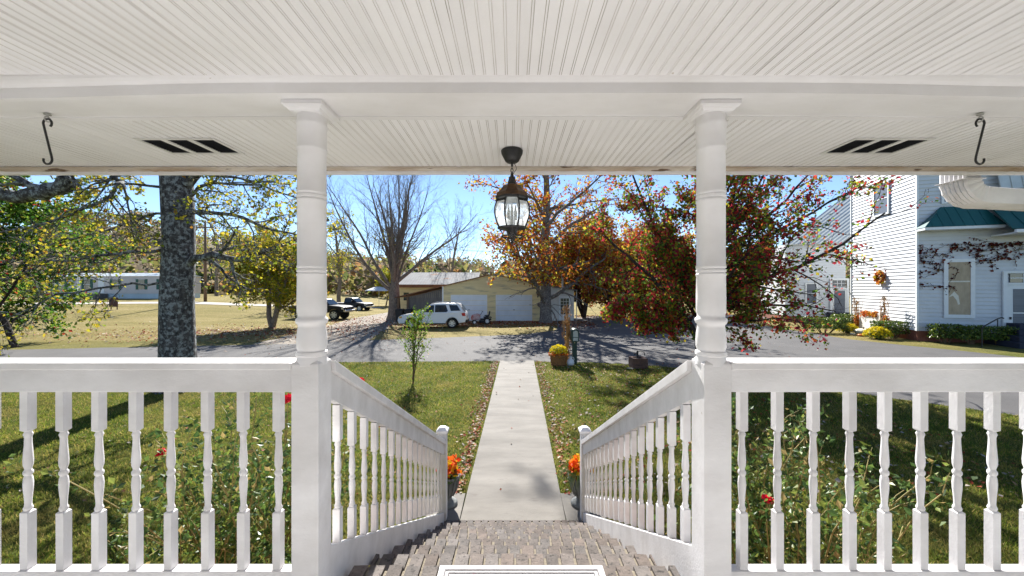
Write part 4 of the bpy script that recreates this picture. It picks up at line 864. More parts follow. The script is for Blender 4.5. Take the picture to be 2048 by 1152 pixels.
# ------------------------------------------------------------------ buildings across the road
LIP = 1.0
def clap(mb, x0, x1, z0, z1, step, T, top=None):
    """lapped boards on a wall plane: T(x, out, z) -> point; top(z) clips the ends to a gable"""
    z = z0
    while z < z1 - 1e-4:
        zt = min(z + step, z1)
        a0, b0 = (x0, x1) if top is None else top(z); a1, b1 = (x0, x1) if top is None else top(zt)
        if b0 - a0 < .05: break
        v = [T(a0, .022 * LIP, z), T(b0, .022 * LIP, z), T(b1, .005, zt), T(a1, .005, zt), T(a0, 0.0, z), T(b0, 0.0, z)]
        mb.add(v, [(0, 1, 2, 3), (4, 5, 1, 0)]); z = zt
def garage():
    t = thing('garage', 'cream clapboard double garage with white doors behind the parked car', 'garage', (-1.6, 35, 0))
    Z = 32.0; xl, xr = -5.9, 2.62
    gx = lambda px: (px - 1024) / F * Z; apex = (-1.65, 3.98); el, er = 3.02, 3.02
    T = lambda x, o, z: (x, Z - o, z)
    def gab(z):
        if z <= el: return xl, xr
        f = (z - el) / (apex[1] - el); return xl + (apex[0] - xl) * f, xr + (apex[0] - xr) * f
    body = MB(); body.prism([(xl, 0), (xr, 0), (xr, er), apex, (xl, el)], 'y', Z + .0, Z + 8)
    body.build('walls', 'siding_cream', t)
    mb = MB(); D = [(gx(903), gx(973)), (gx(993), gx(1063))]
    segs = [(xl, D[0][0] - .06), (D[0][1] + .06, D[1][0] - .06), (D[1][1] + .06, xr)]
    for a, c in segs: clap(mb, a, c, .02, 2.24, .16, T)
    clap(mb, xl, xr, 2.24, apex[1] - .05, .16, T, gab)
    o = mb.build('siding', 'siding_cream', t); o['kind'] = 'stuff'
    for a, c in D:
        d = MB(); h = 2.19 / 5
        for k in range(5): d.box(a, c, Z - .012, Z - .002, k * h + .012 + .02, (k + 1) * h + .012)
        dd = d.build('garage_door', 'garage_door', t)
        MB().box((a + c) / 2 - .08, (a + c) / 2 + .08, Z - .045, Z - .0125, .95, .99).build('handle', 'plastic_black', dd)
        MB().box(a - .06, a, Z - .045, Z - .002, 0, 2.25).box(c, c + .06, Z - .045, Z - .002, 0, 2.25).box(a, c, Z - .045, Z - .002, 2.205, 2.25).build('door_frame', 'trim_white', t)
    for x in (xl, xr): MB().box(x - .06, x + .06, Z - .04, Z + .05, 0, 3.0).build('corner_board', 'trim_white', t)
    # roof: long left slope carries on over the lean-to
    def slope(p, q, th, name, mat, y0=Z - .25, y1=Z + 8.2):
        MB().prism([(p[0], p[1]), (q[0], q[1]), (q[0], q[1] + th), (p[0], p[1] + th)], 'y', y0, y1).build(name, mat, t)
    slope((-9.95, 1.98), (apex[0], apex[1] + .01), .07, 'roof_panel', 'rust_roof'); slope((apex[0] + .001, apex[1] + .01), (xr + .35, er - .06), .07, 'roof_panel', 'tin_roof')
    slope((-9.0, 2.28), (-6.2, 2.98), .03, 'roof_patch', 'tin_roof', Z + 1.5, Z + 6)
    bd = MB(); x = -8.9; rg = random.Random(3)
    while x < xl - .1:                                         # lean-to of weathered boards
        w = rg.uniform(.14, .2); f = (x + 9.95) / (apex[0] + 9.95); MB().box(x, x + w - .012, Z + .3 + rg.uniform(0, .012), Z + .33, 0, 1.98 + 2.0 * f - .12 - rg.uniform(0, .05)).build('plank', 'grey_boards', t); x += w
    for xx in (-9.75, -8.95): MB().box(xx - .07, xx + .07, Z + .1, Z + .24, 0, 2.02 + (xx + 9.95) * .24).build('prop_post', 'wood_pole', t)
    MB().box(-9.8, -6.0, Z + 4.0, Z + 4.1, 0, 1.9).build('lean_to_back', 'grey_boards', t)
garage()
def annex():
    Z = 32.4; gx = lambda px: (px - 1024) / F * Z
    t = thing('garage_annex', 'narrow white board annex with a glazed door beside the oak trunk', 'shed', (4.2, 34, 0))
    a, c = 2.75, gx(1148); zt = 2.55
    MB().prism([(a, 0), (c, 0), (c, 2.62), (a, 3.02)], 'y', Z, Z + 5).build('walls', 'boards_white', t)
    x = a + .005
    while x < gx(1118) - .1: MB().box(x, x + .02, Z - .02, Z - .001, 0, 2.6).build('batten', 'boards_white', t); x += .19
    d0, d1 = gx(1118), gx(1141)
    dr = MB().box(d0, d1, Z - .045, Z - .002, .05, 2.12).build('door', 'trim_white', t)
    w = (d1 - d0 - .24) / 3
    for i in range(3):
        for j in range(5):
            MB().box(d0 + .12 + i * w + .015, d0 + .12 + (i + 1) * w - .015, Z - .052, Z - .0455, .55 + j * .28 + .015, .55 + (j + 1) * .28 - .015).build('pane', 'window_glass', dr)
    MB().box(d0 + .03, d0 + .08, Z - .09, Z - .0455, .98, 1.04).build('handle', 'black_iron', dr)
    MB().prism([(a - .05, 3.04), (c + .25, 2.60), (c + .25, 2.68), (a - .05, 3.12)], 'y', Z - .3, Z + 5.2).build('roof', 'tin_roof', t)
    MB().tube([(c + .18, Z - .25, 0), (c + .18, Z - .25, 2.6)], .035, 6).build('prop_post', 'galvanised', t)
    MB().tube([(gx(1126), Z + .4, 2.6), (gx(1126), Z + .4, 4.35)], .09, 8).build('flue_pipe', 'galvanised', t)
annex()
def barn():
    Z = 43.0; gx = lambda px: (px - 1024) / F * Z; h = lambda y: CH + (576 - y) / F * Z
    t = thing('tin_roof_building', 'cream building with a streaked silver tin roof behind the garage', 'building', (gx(875), Z + 3, 0))
    x0, x1 = gx(790), gx(955)
    MB().box(x0 + .3, x1 - .3, Z + .3, Z + 7, 0, h(568)).build('walls', 'siding_cream', t)
    n = 30; mb = MB(); v = []; f = []
    for i in range(n * 4 + 1):
        x = x0 + (x1 - x0) * i / (n * 4); dz = .02 if i % 4 == 0 else 0; v += [(x, Z - .3, h(570) + dz), (x, Z + 3.6, h(545) + .15 + dz)]
    f = [(2 * i, 2 * i + 2, 2 * i + 3, 2 * i + 1) for i in range(n * 4)]
    mb.add(v, f); mb.build('roof_panel', 'tin_roof', t)
    MB().add([(x0, Z + 3.6, h(545) + .15), (x1, Z + 3.6, h(545) + .15), (x1, Z + 7.5, h(568)), (x0, Z + 7.5, h(568))], [(0, 1, 2, 3)]).build('roof_panel', 'tin_roof', t)
    MB().box(x0, x1, Z - .34, Z - .30, h(575), h(569)).build('rusty_eave', 'rust_roof', t)
    MB().box(gx(806), gx(816), Z + .24, Z + .296, 1.4, 2.3).build('window', 'window_glass', t)
barn()
def trailer():
    B = Vector((-55.0, 51, 1.33)); rz = math.radians(-4)
    t = thing('mobile_home', 'long pale mobile home with green shutters across the far lawn', 'mobile home', B, rz=rz)
    L, W_, H = 19.0, 4.2, 3.55
    MB().box(-L / 2, L / 2, 0, W_, .75, 3.1).build('walls', 'trailer_siding', t, local=True)
    MB().box(-L / 2 + .05, L / 2 - .05, .06, W_ - .06, -.4, .7495).build('skirting', 'skirting', t, local=True)
    MB().prism([(-.15, 3.1), (W_ + .15, 3.1), (W_ / 2, 3.62)], 'x', -L / 2 - .2, L / 2 + .2).build('roof', 'pale_metal', t, local=True)
    for x in (-6.8, -3.0, 1.2, 5.0, 8.0):
        w = MB().box(x - .45, x + .45, -.05, -.002, 1.35, 2.65).build('window', 'window_glass', t, local=True)
        MB().box(x - .5, x + .5, -.07, -.0505, 1.97, 2.03).build('sash', 'trim_white', w, local=True)
        for s in (-.66, .66): MB().box(x + s - .17, x + s + .17, -.05, -.002, 1.3, 2.7).build('shutter', 'shutter_green', t, local=True)
    d = MB().box(-.9 - .45, -.9 + .45, -.05, -.002, .8, 2.85).build('door', 'trim_white', t, local=True)
    MB().box(-1.9, .1, -1.5, -.06, .1, .72).build('door_steps', 'grey_boards', t, local=True)
trailer()

# ------------------------------------------------------------------ the white house
HO = Vector((21.6, 20.0, 0)); HRZ = math.atan2(-.292, .956)
def house():
    global LIP
    LIP = 2.3
    t = thing('clapboard_house', 'white two storey clapboard house with green and pale metal roofs', 'house', HO, rz=HRZ)
    ca, sa = math.cos(HRZ), math.sin(HRZ)
    def front(px, py, yl=0.0):         # pixel -> (x, z) on a wall plane of constant local y
        rx = (px - 1024) / F; A = np.array([[ca, -rx], [sa, -1]]); bb = np.array([-HO[0] + sa * yl, -HO[1] - ca * yl]); x, Z = np.linalg.solve(A, bb); return x, CH + (576 - py) / F * Z
    def left(px, py, xl=0.0):
        rx = (px - 1024) / F; A = np.array([[-sa, -rx], [ca, -1]]); bb = np.array([-HO[0] - ca * xl, -HO[1] - sa * xl]); y, Z = np.linalg.solve(A, bb); return y, CH + (576 - py) / F * Z
    YB = left(1702, 600)[0]; XE = 9.0; H = 13.0; fnd = .55
    MB().box(.051, XE, .051, YB - .02, fnd, H).build('walls', 'siding_white', t, local=True)
    MB().box(.05, XE, .05, YB - .05, -.2, fnd - .001).build('foundation', 'brick_red', t, local=True)
    s1 = MB(); clap(s1, .06, XE, fnd, H, .20, lambda x, o, z: (x, .05 - o, z)); s1.build('siding', 'siding_white', t, local=True)['kind'] = 'stuff'
    s2 = MB(); clap(s2, .06, YB - .05, fnd, H, .20, lambda y, o, z: (.05 - o, y, z)); s2.build('siding', 'siding_white', t, local=True)['kind'] = 'stuff'
    MB().box(-.03, .058, -.03, .058, fnd, H).build('corner_board', 'trim_white', t, local=True)
    MB().box(-.03, .06, YB - .058, YB + .03, fnd, H).build('corner_board', 'trim_white', t, local=True)
    MB().hexa([(-.45, -.45, H), (XE, -.45, H), (XE, YB + .45, H), (-.45, YB + .45, H), (-.45, YB * .5 - .01, H + 2.4), (XE, YB * .5 - .01, H + 2.4), (XE, YB * .5 + .01, H + 2.4), (-.45, YB * .5 + .01, H + 2.4)]).build('roof', 'pale_metal', t, local=True)
    # wing set back on the street side
    WY = YB + 5.0
    WX = front(1570, 640, WY)[0]; we = front(1620, 488, WY)[1]
    MB().box(WX, 2.0, WY + .051, WY + 6, .5, we).build('wing_walls', 'siding_white', t, local=True)
    s3 = MB(); clap(s3, WX + .06, 2.0, .5, we, .20, lambda x, o, z: (x, WY + .05 - o, z)); s3.build('siding', 'siding_white', t, local=True)['kind'] = 'stuff'
    MB().box(WX - .03, WX + .058, WY - .03, WY + .06, .5, we).build('corner_board', 'trim_white', t, local=True)
    MB().box(WX + .05, 2.0, WY + .05, WY + 5.9, -.2, .4995).build('foundation', 'brick_red', t, local=True)
    def seams(p00, p10, p11, p01, name, mat, n, rib=.035, th=.05):
        """metal roof plane: eave p00-p10, ridge p01-p11, standing seams every so often"""
        p00, p10, p11, p01 = map(Vector, (p00, p10, p11, p01)); nr = (p10 - p00).cross(p01 - p00).normalized()
        r = MB().hexa([p00 - nr * th, p10 - nr * th, p11 - nr * th, p01 - nr * th, p00, p10, p11, p01]).build(name, mat, t, local=True)
        for i in range(n + 1):
            u = i / n; a = p00.lerp(p10, u); c = p01.lerp(p11, u); e = (p10 - p00).normalized() * .022
            MB().hexa([a - e, a + e, c + e, c - e, a - e + nr * rib, a + e + nr * rib, c + e + nr * rib, c - e + nr * rib]).build('seam', mat, r, local=True)
    rx_, rz_ = front(1700, 384, WY + 14)
    seams((WX - .3, WY - .3, we - .02), (2.2, WY - .3, we - .02), (rx_ + 6.5, WY + 14, rz_), (rx_, WY + 14, rz_), 'wing_roof', 'pale_metal', 14)
    def win(x0, x1, z0, z1, plane, glass, name='window', fr=.10, mullion=True):
        Tq = (lambda a, o, z: (a, -.006 - o, z)) if plane == 'f' else ((lambda a, o, z: (-.006 - o, a, z)) if plane == 'l' else (lambda a, o, z: (a, WY - .006 - o, z)))
        def bx(a0, a1, o0, o1, c0, c1, nm, mt, par):
            v = [Tq(a0, o0, c0), Tq(a1, o0, c0), Tq(a1, o1, c0), Tq(a0, o1, c0), Tq(a0, o0, c1), Tq(a1, o0, c1), Tq(a1, o1, c1), Tq(a0, o1, c1)]
            return MB().hexa(v).build(nm, mt, par, local=True)
        w = bx(x0, x1, .004, .018, z0, z1, name, glass, t)
        bx(x0 - fr, x0, .004, .055, z0 - fr, z1 + fr, 'jamb', 'trim_white', w); bx(x1, x1 + fr, .004, .055, z0 - fr, z1 + fr, 'jamb', 'trim_white', w)
        bx(x0, x1, .004, .055, z1, z1 + fr, 'head', 'trim_white', w); bx(x0, x1, .004, .055, z0 - fr, z0, 'sill', 'trim_white', w)
        if mullion: bx(x0, x1, .0185, .04, (z0 + z1) / 2 - .025, (z0 + z1) / 2 + .025, 'sash', 'trim_white', w)
        return w, bx
    # front: curtained window, upper window, glazed door with transom
    (xa, za), (xb, zb) = front(1895, 629), front(1940, 524)
    w, bx = win(xa, xb, za, zb, 'f', 'curtain', fr=.17, mullion=False)
    bx(xa, xb, .019, .024, za + (zb - za) * .62, za + (zb - za) * .645, 'curtain_tie', 'lace', w)
    q = [(-.006 - .02) for _ in range(1)]
    sw = MB(); yy = -.031; pts = [(xa + .02, .33), (xa + .25, .44), (xa + .42, .36), (xa + .48, .20), (xa + .40, .19), (xa + .34, .28), (xa + .2, .36)]
    sw.add([(x, yy, za + (zb - za) * f) for x, f in pts], [tuple(range(len(pts)))]).build('lace_swag', 'lace', w, local=True)
    (xa, za), (xb, zb) = front(1887, 404), front(1905, 356); win(xa, xb, za, zb, 'f', 'window_blind')
    (xa, za), (xb, zb) = front(2026, 648), front(2075, 580)
    dx0, dz0 = front(2012, 678)
    d = MB().box(dx0, dx0 + 1.35, -.06, -.004, dz0, zb + .25).build('door', 'trim_white', t, local=True)
    MB().box(dx0 + .22, dx0 + 1.13, -.075, -.0605, dz0 + .75, dz0 + 1.30).build('pane', 'window_blind', d, local=True)
    MB().box(dx0 + .22, dx0 + 1.13, -.075, -.0605, dz0 + 1.36, zb + .05).build('pane', 'window_blind', d, local=True)
    MB().box(dx0 + .08, dx0 + .13, -.12, -.0605, dz0 + 1.0, dz0 + 1.12).build('handle', 'black_iron', d, local=True)
    MB().box(dx0 - .16, dx0 - .001, -.09, -.004, dz0, zb + .95).box(dx0, dx0 + 1.5, -.09, -.004, zb + .26, zb + .36).box(dx0, dx0 + 1.5, -.09, -.004, zb + .84, zb + .95).build('door_frame', 'trim_white', t, local=True)
    tr_ = MB().box(dx0 + .12, dx0 + 1.2, -.05, -.004, zb + .38, zb + .82).build('transom', 'window_glass', t, local=True)
    MB().box(dx0 + .12, dx0 + 1.2, -.07, -.0505, zb + .58, zb + .62).box(dx0 + .60, dx0 + .64, -.0702, -.0506, zb + .38, zb + .579).box(dx0 + .60, dx0 + .64, -.0702, -.0506, zb + .621, zb + .82).build('muntin', 'trim_white', tr_, local=True)
    # left wall upper window
    (ya, za), (yb, zb) = left(1777, 424), left(1750, 374)
    win(min(ya, yb), max(ya, yb), za, zb, 'l', 'window_blind')
    # wing: door with transom, window
    (xa, za), (xb, zb) = front(1665, 648, WY), front(1689, 578, WY)
    d = MB().box(xa - .05, xb + .12, WY - .075, WY - .004, za - .15, zb + .08).build('door', 'trim_white', t, local=True)
    MB().box(xa + .08, xb, WY - .09, WY - .0755, za + .75, zb - .12).build('pane', 'window_blind', d, local=True)
    tr_ = MB().box(xa + .02, xb + .05, WY - .055, WY - .004, zb + .22, zb + .68).build('transom', 'window_glass', t, local=True)
    MB().box(xa + .02, xb + .05, WY - .07, WY - .0555, zb + .43, zb + .46).build('muntin', 'trim_white', tr_, local=True)
    for k in range(1, 3):
        xx = xa + .02 + (xb - xa + .03) * k / 3; MB().box(xx - .015, xx + .015, WY - .0702, WY - .0556, zb + .22, zb + .4295).box(xx - .015, xx + .015, WY - .0702, WY - .0556, zb + .4605, zb + .68).build('muntin', 'trim_white', tr_, local=True)
    MB().box(xa - .2, xa - .051, WY - .1, WY - .004, za - .15, zb + .85).box(xb + .121, xb + .27, WY - .1, WY - .004, za - .15, zb + .85).box(xa - .05, xb + .12, WY - .1, WY - .004, zb + .70, zb + .85).build('door_frame', 'trim_white', t, local=True)
    (xa, za), (xb, zb) = front(1613, 607, WY), front(1632, 568, WY); win(xa, xb, za, zb, 'w', 'window_blind')
    # steps
    xs, zs = front(1666, 660, WY)
    for k in range(4): MB().box(xs - .5, xs + 1.1, WY - .35 - .32 * (4 - k), WY - .105, .01 + .22 * k, .22 * (k + 1)).build('step', 'step_slate', t, local=True)
    for k in range(4): MB().box(dx0 - .9 + .28 * k, dx0 + 2.4, -1.9 + .38 * k, -.095, .01 + .27 * k, .27 * (k + 1)).build('step', 'step_slate', t, local=True)
    # hipped green awning roof over the front and the green lean-to roof beyond it
    ez = front(1850, 458)[1]
    e = [(.05, -.65, ez), (3.0, -.65, ez), (3.0, -.02, ez), (.05, -.02, ez)]
    hr = MB().add([(-.1, -.72, ez), (3.05, -.72, ez), (2.55, -.02, ez + 1.12), (.95, -.02, ez + 1.12), (-.1, -.02, ez), (3.05, -.02, ez)], [(0, 1, 2, 3), (4, 0, 3), (1, 5, 2)]).build('awning_roof', 'teal_metal', t, local=True)
    for k in range(7):
        xx = .25 + k * .42; f = max(0.02, min(1, (xx + .1) / 1.05, (3.05 - xx) / .5)); p0 = Vector((xx, -.72, ez + .012)); p1 = Vector((xx, -.72 + .7 * f, ez + 1.12 * f + .012))
        MB().tube([p0, p1], .016, 4).build('seam', 'teal_metal', hr, local=True)
    MB().box(-.08, 3.03, -.70, -.02, ez - .14, ez - .004).build('awning_fascia', 'trim_white', t, local=True)
    # gabled porch bay over the door
    seams((2.7, -1.5, ez - .30), (8.5, -1.5, ez - .30), (8.5, -.03, ez + 1.35), (2.7, -.03, ez + 1.35), 'lean_to_roof', 'teal_metal', 11)
    MB().box(2.75, 8.5, -1.62, -1.505, ez - .50, ez - .36).build('roof_gutter', 'trim_white', t, local=True)
    MB().box(2.9, 8.4, -1.5, -.1, ez - .53, ez - .46).build('soffit_board', 'trim_white', t, local=True)
    # pale upper roof
    uz = front(2000, 382)[1]
    seams((3.0, -.5, uz), (9.0, -.5, uz), (9.0, -.05, uz + 2.2), (3.0, -.05, uz + 2.2), 'upper_roof', 'pale_metal', 14)
    return t, front, left, YB, ez
HT, hfront, hleft, HYB, HEZ = house()
HM = Matrix.Translation(HO) @ Matrix.Rotation(HRZ, 4, 'Z')
def hw(x, y, z=0): return HM @ Vector((x, y, z))

# ------------------------------------------------------------------ vehicles
def wheel(t, x, y, r, w, side, hub='alloy'):
    q = Matrix.Translation((x, y, r)) @ Matrix.Rotation(math.radians(90) * side, 4, 'X')
    wh = MB(q).lathe([(r * .60, w / 2 - .01), (r * .66, w / 2), (r * .93, w / 2), (r, w / 2 - .04), (r, -w / 2 + .04), (r * .93, -w / 2), (r * .5, -w / 2)], 26).build('wheel', 'rubber', t, local=True); shade_auto(wh, 35)
    rim = MB(q); rim.lathe([(r * .05, w / 2 + .015), (r * .16, w / 2 + .012), (r * .17, w / 2 - .02), (r * .1, w / 2 - .05)], 12)
    rim.lathe([(r * .56, w / 2 - .02), (r * .565, w / 2 + .004), (r * .63, w / 2 + .006), (r * .635, w / 2 - .02)], 26, cap=False)
    for k in range(6):
        a = k * math.pi / 3; c, s = math.cos(a), math.sin(a); k1, k2 = .055 * r / .36, .04 * r / .36; r0, r1 = r * .12, r * .59; z0, z1 = w / 2 - .02, w / 2 + .008
        P4 = [(r0 * c - s * k1, r0 * s + c * k1), (r0 * c + s * k1, r0 * s - c * k1), (r1 * c + s * k2, r1 * s - c * k2), (r1 * c - s * k2, r1 * s + c * k2)]
        rim.hexa([(p[0], p[1], z0) for p in P4] + [(p[0], p[1], z1) for p in P4])
    rim.build('rim', hub, wh, local=True)
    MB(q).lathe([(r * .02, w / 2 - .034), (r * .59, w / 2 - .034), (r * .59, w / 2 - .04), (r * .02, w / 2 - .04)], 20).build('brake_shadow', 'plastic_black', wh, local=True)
def arch(cx, r, z0, n=9): return [(cx + r * math.cos(a), z0 + r * math.sin(a)) for a in np.linspace(0, math.pi, n)]
def lofted(t, name, mat, prof, hwf, bev=.05):
    """side outline (x, z) with the half width given as a function of x and z"""
    n = len(prof); v = [(x, -hwf(x, z), z) for x, z in prof] + [(x, hwf(x, z), z) for x, z in prof]
    f = [tuple(range(n)), tuple(range(2 * n - 1, n - 1, -1))] + [(i, i + n, (i + 1) % n + n, (i + 1) % n) for i in range(n)]
    o = MB().add(v, f).build(name, mat, t, local=True); bm = o.modifiers.new('bevel', 'BEVEL'); bm.width = bev; bm.segments = 3; bm.limit_method = 'ANGLE'; bm.angle_limit = math.radians(38)
    return shade_auto(o, 50)
def side_panel(t, name, mat, poly, hwf, out=.004):
    for s in (-1, 1):
        MB().add([(x, s * (hwf(x, z) + out), z) for x, z in poly], [tuple(range(len(poly))) if s < 0 else tuple(reversed(range(len(poly))))]).build(name, mat, t, local=True)
def suv():
    t = thing('parked_car', 'white sport utility car parked in front of the garage', 'car', ((868 - 1024) / F * 27, 27.1, 0), 'vehicles parked across the road', rz=math.radians(1.5))
    def hb(x, z): return .90 - .10 * smooth((abs(x) - 1.75) / .7) - (.05 if z < .45 else 0)
    a1 = list(reversed(arch(-1.46, .43, .34))); a2 = list(reversed(arch(1.40, .43, .34)))
    lower = [(-2.36, .32)] + [p for p in a1] + [p for p in a2] + [(2.32, .42), (2.40, .62), (2.36, 1.0), (2.28, 1.14), (1.2, 1.13), (-.2, 1.08), (-.95, 1.06), (-1.6, 1.0), (-2.15, .92), (-2.36, .80), (-2.42, .55)]
    lofted(t, 'body', 'car_white', lower, hb)
    def hg(x, z): return .86 - .20 * max(0, z - 1.08) / .64
    gh = [(-1.02, 1.04), (2.27, 1.10), (2.22, 1.16), (1.86, 1.70), (1.6, 1.75), (.6, 1.76), (-.05, 1.70), (-.22, 1.62)]
    lofted(t, 'cabin', 'car_white', gh, hg, .06)
    for poly in ([(-.72, 1.13), (.12, 1.13), (.12, 1.62), (-.12, 1.60)], [(.19, 1.13), (1.00, 1.14), (1.10, 1.22), (.93, 1.64), (.19, 1.63)], [(1.30, 1.22), (1.98, 1.24), (1.72, 1.62), (1.16, 1.64)]): side_panel(t, 'side_window', 'car_glass', poly, hg, .010)
    MB().add([(-.90, -.72, 1.125), (-.90, .72, 1.125), (-.23, .60, 1.63), (-.23, -.60, 1.63)], [(0, 1, 2, 3)]).build('windscreen', 'car_glass', t, local=True).location = (-.03, 0, .02)
    MB().add([(2.235, -.68, 1.20), (2.235, .68, 1.20), (1.96, .58, 1.62), (1.96, -.58, 1.62)], [(3, 2, 1, 0)]).build('rear_window', 'car_glass', t, local=True).location = (.03, 0, .02)
    side_panel(t, 'tail_light', 'tail_red', [(2.10, .86), (2.335, .86), (2.30, 1.10), (2.05, 1.06)], hb, .006); side_panel(t, 'headlight', 'amber_lamp', [(-2.33, .70), (-2.10, .72), (-2.08, .86), (-2.28, .84)], hb, .006)
    side_panel(t, 'sill_trim', 'plastic_black', [(-.98, .30), (.94, .30), (.94, .36), (-.98, .36)], lambda x, z: .86, .012)
    MB().box(2.30, 2.45, -.78, .78, .40, .62).build('rear_bumper', 'plastic_black', t, local=True, bevel=.03)
    for s in (-1, 1):
        MB().tube([(-.1, s * .60, 1.74), (.1, s * .60, 1.80), (1.6, s * .58, 1.80), (1.8, s * .58, 1.74)], .018, 6).build('roof_rail', 'alloy', t, local=True)
        MB().box(-.72, -.52, s * .86 - .08 + .08 * s, s * .86 + .08 + .08 * s, 1.12, 1.26).build('mirror', 'car_white', t, local=True, bevel=.03)
        for xx in (.0, .52): MB().box(xx + .3, xx + .45, s * .905 - .012, s * .905 + .012, .95, .975).build('door_handle', 'car_white', t, local=True)
        for x in (-1.46, 1.40): wheel(t, x, s * .80, .36, .22, 1 if s < 0 else -1)
suv()
def pickup(px, Z, label, mat, L=5.5, lift=.0, rz=0):
    x0 = (px - 1024) / F * Z
    t = thing('pickup_truck', label, 'pickup', (x0, Z, 0), 'vehicles parked across the road', rz=rz); k = L / 5.5; g = lift; wr = .38 + lift * .35
    def hb(x, z): return .93 - .10 * smooth((abs(x) - 2.1 * k) / .7)
    wa, wb = 1.72 * k, -1.62 * k; a1 = arch(wa, wr + .08, wr); a2 = arch(wb, wr + .08, wr); zb = .42 + g
    low = [(2.62 * k, zb)] + [(x, max(z, zb)) for x, z in a1] + [(x, max(z, zb)) for x, z in a2] + [(-2.72 * k, zb + .05), (-2.75 * k, .98 + g), (-.55 * k, 1.0 + g), (.85 * k, 1.06 + g), (1.2 * k, 1.07 + g), (2.2 * k, 1.0 + g), (2.6 * k, .92 + g), (2.7 * k, .60 + g)]
    lofted(t, 'body', mat, low, hb, .04)
    def hg(x, z): return .84 - .17 * max(0, z - 1.0 - g) / .62
    lofted(t, 'cab', mat, [(-.55 * k, .98 + g), (1.22 * k, 1.04 + g), (.62 * k, 1.58 + g), (.5 * k, 1.63 + g), (-.35 * k, 1.65 + g), (-.48 * k, 1.6 + g)], hg, .05)
    side_panel(t, 'side_window', 'car_glass', [(-.38 * k, 1.10 + g), (.85 * k, 1.10 + g), (.48 * k, 1.53 + g), (-.36 * k, 1.55 + g)], hg, .010)
    MB().add([(1.17 * k, -.72, 1.11 + g), (1.17 * k, .72, 1.11 + g), (.66 * k, .62, 1.56 + g), (.66 * k, -.62, 1.56 + g)], [(3, 2, 1, 0)]).build('windscreen', 'car_glass', t, local=True).location = (.03, 0, .02)
    MB().box(-2.6 * k, -.62 * k, -.74, .74, 1.005 + g, 1.02 + g).build('bed_cover', 'plastic_black', t, local=True)
    MB().box(2.60 * k, 2.80 * k, -.86, .86, .50 + g, .66 + g).build('front_bumper', 'chrome', t, local=True, bevel=.03); MB().box(-2.86 * k, -2.72 * k, -.86, .86, .50 + g, .64 + g).build('rear_bumper', 'chrome', t, local=True, bevel=.03)
    MB().box(2.66 * k, 2.72 * k, -.5, .5, .70 + g, .90 + g).build('grille', 'plastic_black', t, local=True)
    side_panel(t, 'headlight', 'alloy', [(2.42 * k, .72 + g), (2.64 * k, .70 + g), (2.60 * k, .88 + g), (2.42 * k, .90 + g)], hb, .012)
    for s in (-1, 1):
        for x in (wa, wb): wheel(t, x, s * .80, wr, .26, 1 if s < 0 else -1)
        MB().box(.62 * k, .78 * k, s * .86 - .09 + .09 * s, s * .86 + .09 + .09 * s, 1.12 + g, 1.30 + g).build('mirror', 'plastic_black', t, local=True, bevel=.03)
        MB().box(-.1 * k, .06 * k, s * .945 - .012, s * .945 + .012, .88 + g, .91 + g).build('door_handle', 'plastic_black', t, local=True)
    MB().tube([(wa, -.7, wr), (wa, .7, wr)], .05, 6).tube([(wb, -.7, wr), (wb, .7, wr)], .05, 6).build('axle', 'plastic_black', t, local=True)
pickup(644, 34.2, 'tall black lifted pickup truck parked on the drive behind the redbud', 'car_black', 5.4, .22, math.radians(-6))
pickup(703, 46.5, 'lower dark navy pickup with bright alloy wheels parked farther up the drive', 'car_navy', 5.2, 0, math.radians(-10))

def mower():
    t = thing('riding_mower', 'riding lawn mower with a pale bonnet parked beside the garage door', 'mower', ((962 - 1024) / F * 29.6, 29.6, 0), rz=math.radians(8))
    for x, r in ((-.52, .17), (.45, .25)):
        for s in (-1, 1): wheel(t, x, s * (.32 if x < 0 else .36), r, .16, 1 if s < 0 else -1, 'jug_white')
    lofted(t, 'bonnet', 'mower_red', [(-.78, .32), (-.05, .32), (-.05, .74), (-.3, .82), (-.72, .70), (-.80, .5)], lambda x, z: .24, .05)
    MB().box(-.1, .80, -.22, .22, .30, .42).box(.2, .82, -.42, .42, .5, .545).build('chassis', 'plastic_black', t, local=True)
    MB().box(-.15, .35, -.45, .45, .12, .26).build('mower_deck', 'car_navy', t, local=True, bevel=.03)
    lofted(t, 'seat', 'plastic_black', [(.28, .60), (.66, .60), (.74, 1.0), (.66, 1.02), (.58, .70), (.28, .68)], lambda x, z: .22, .04)
    MB().box(.4, .6, -.1, .1, .42, .605).build('seat_base', 'plastic_black', t, local=True)
    MB().tube([(-.05, 0, .70), (.12, 0, .98)], .02, 6).build('steering_column', 'plastic_black', t, local=True)
    MB().tube([(.12 + .06 * math.cos(a), .17 * math.sin(a), .98 - .10 * math.cos(a) * .5) for a in np.linspace(0, 6.283, 17)], .015, 5, cap=False).build('steering_wheel', 'plastic_black', t, local=True)
    MB().tube([(-.52, -.3, .17), (-.52, .3, .17)], .03, 6).tube([(.45, -.3, .25), (.45, .3, .25)], .03, 6).tube([(-.52, 0, .17), (-.45, 0, .35)], .03, 6).build('axle', 'plastic_black', t, local=True)
mower()
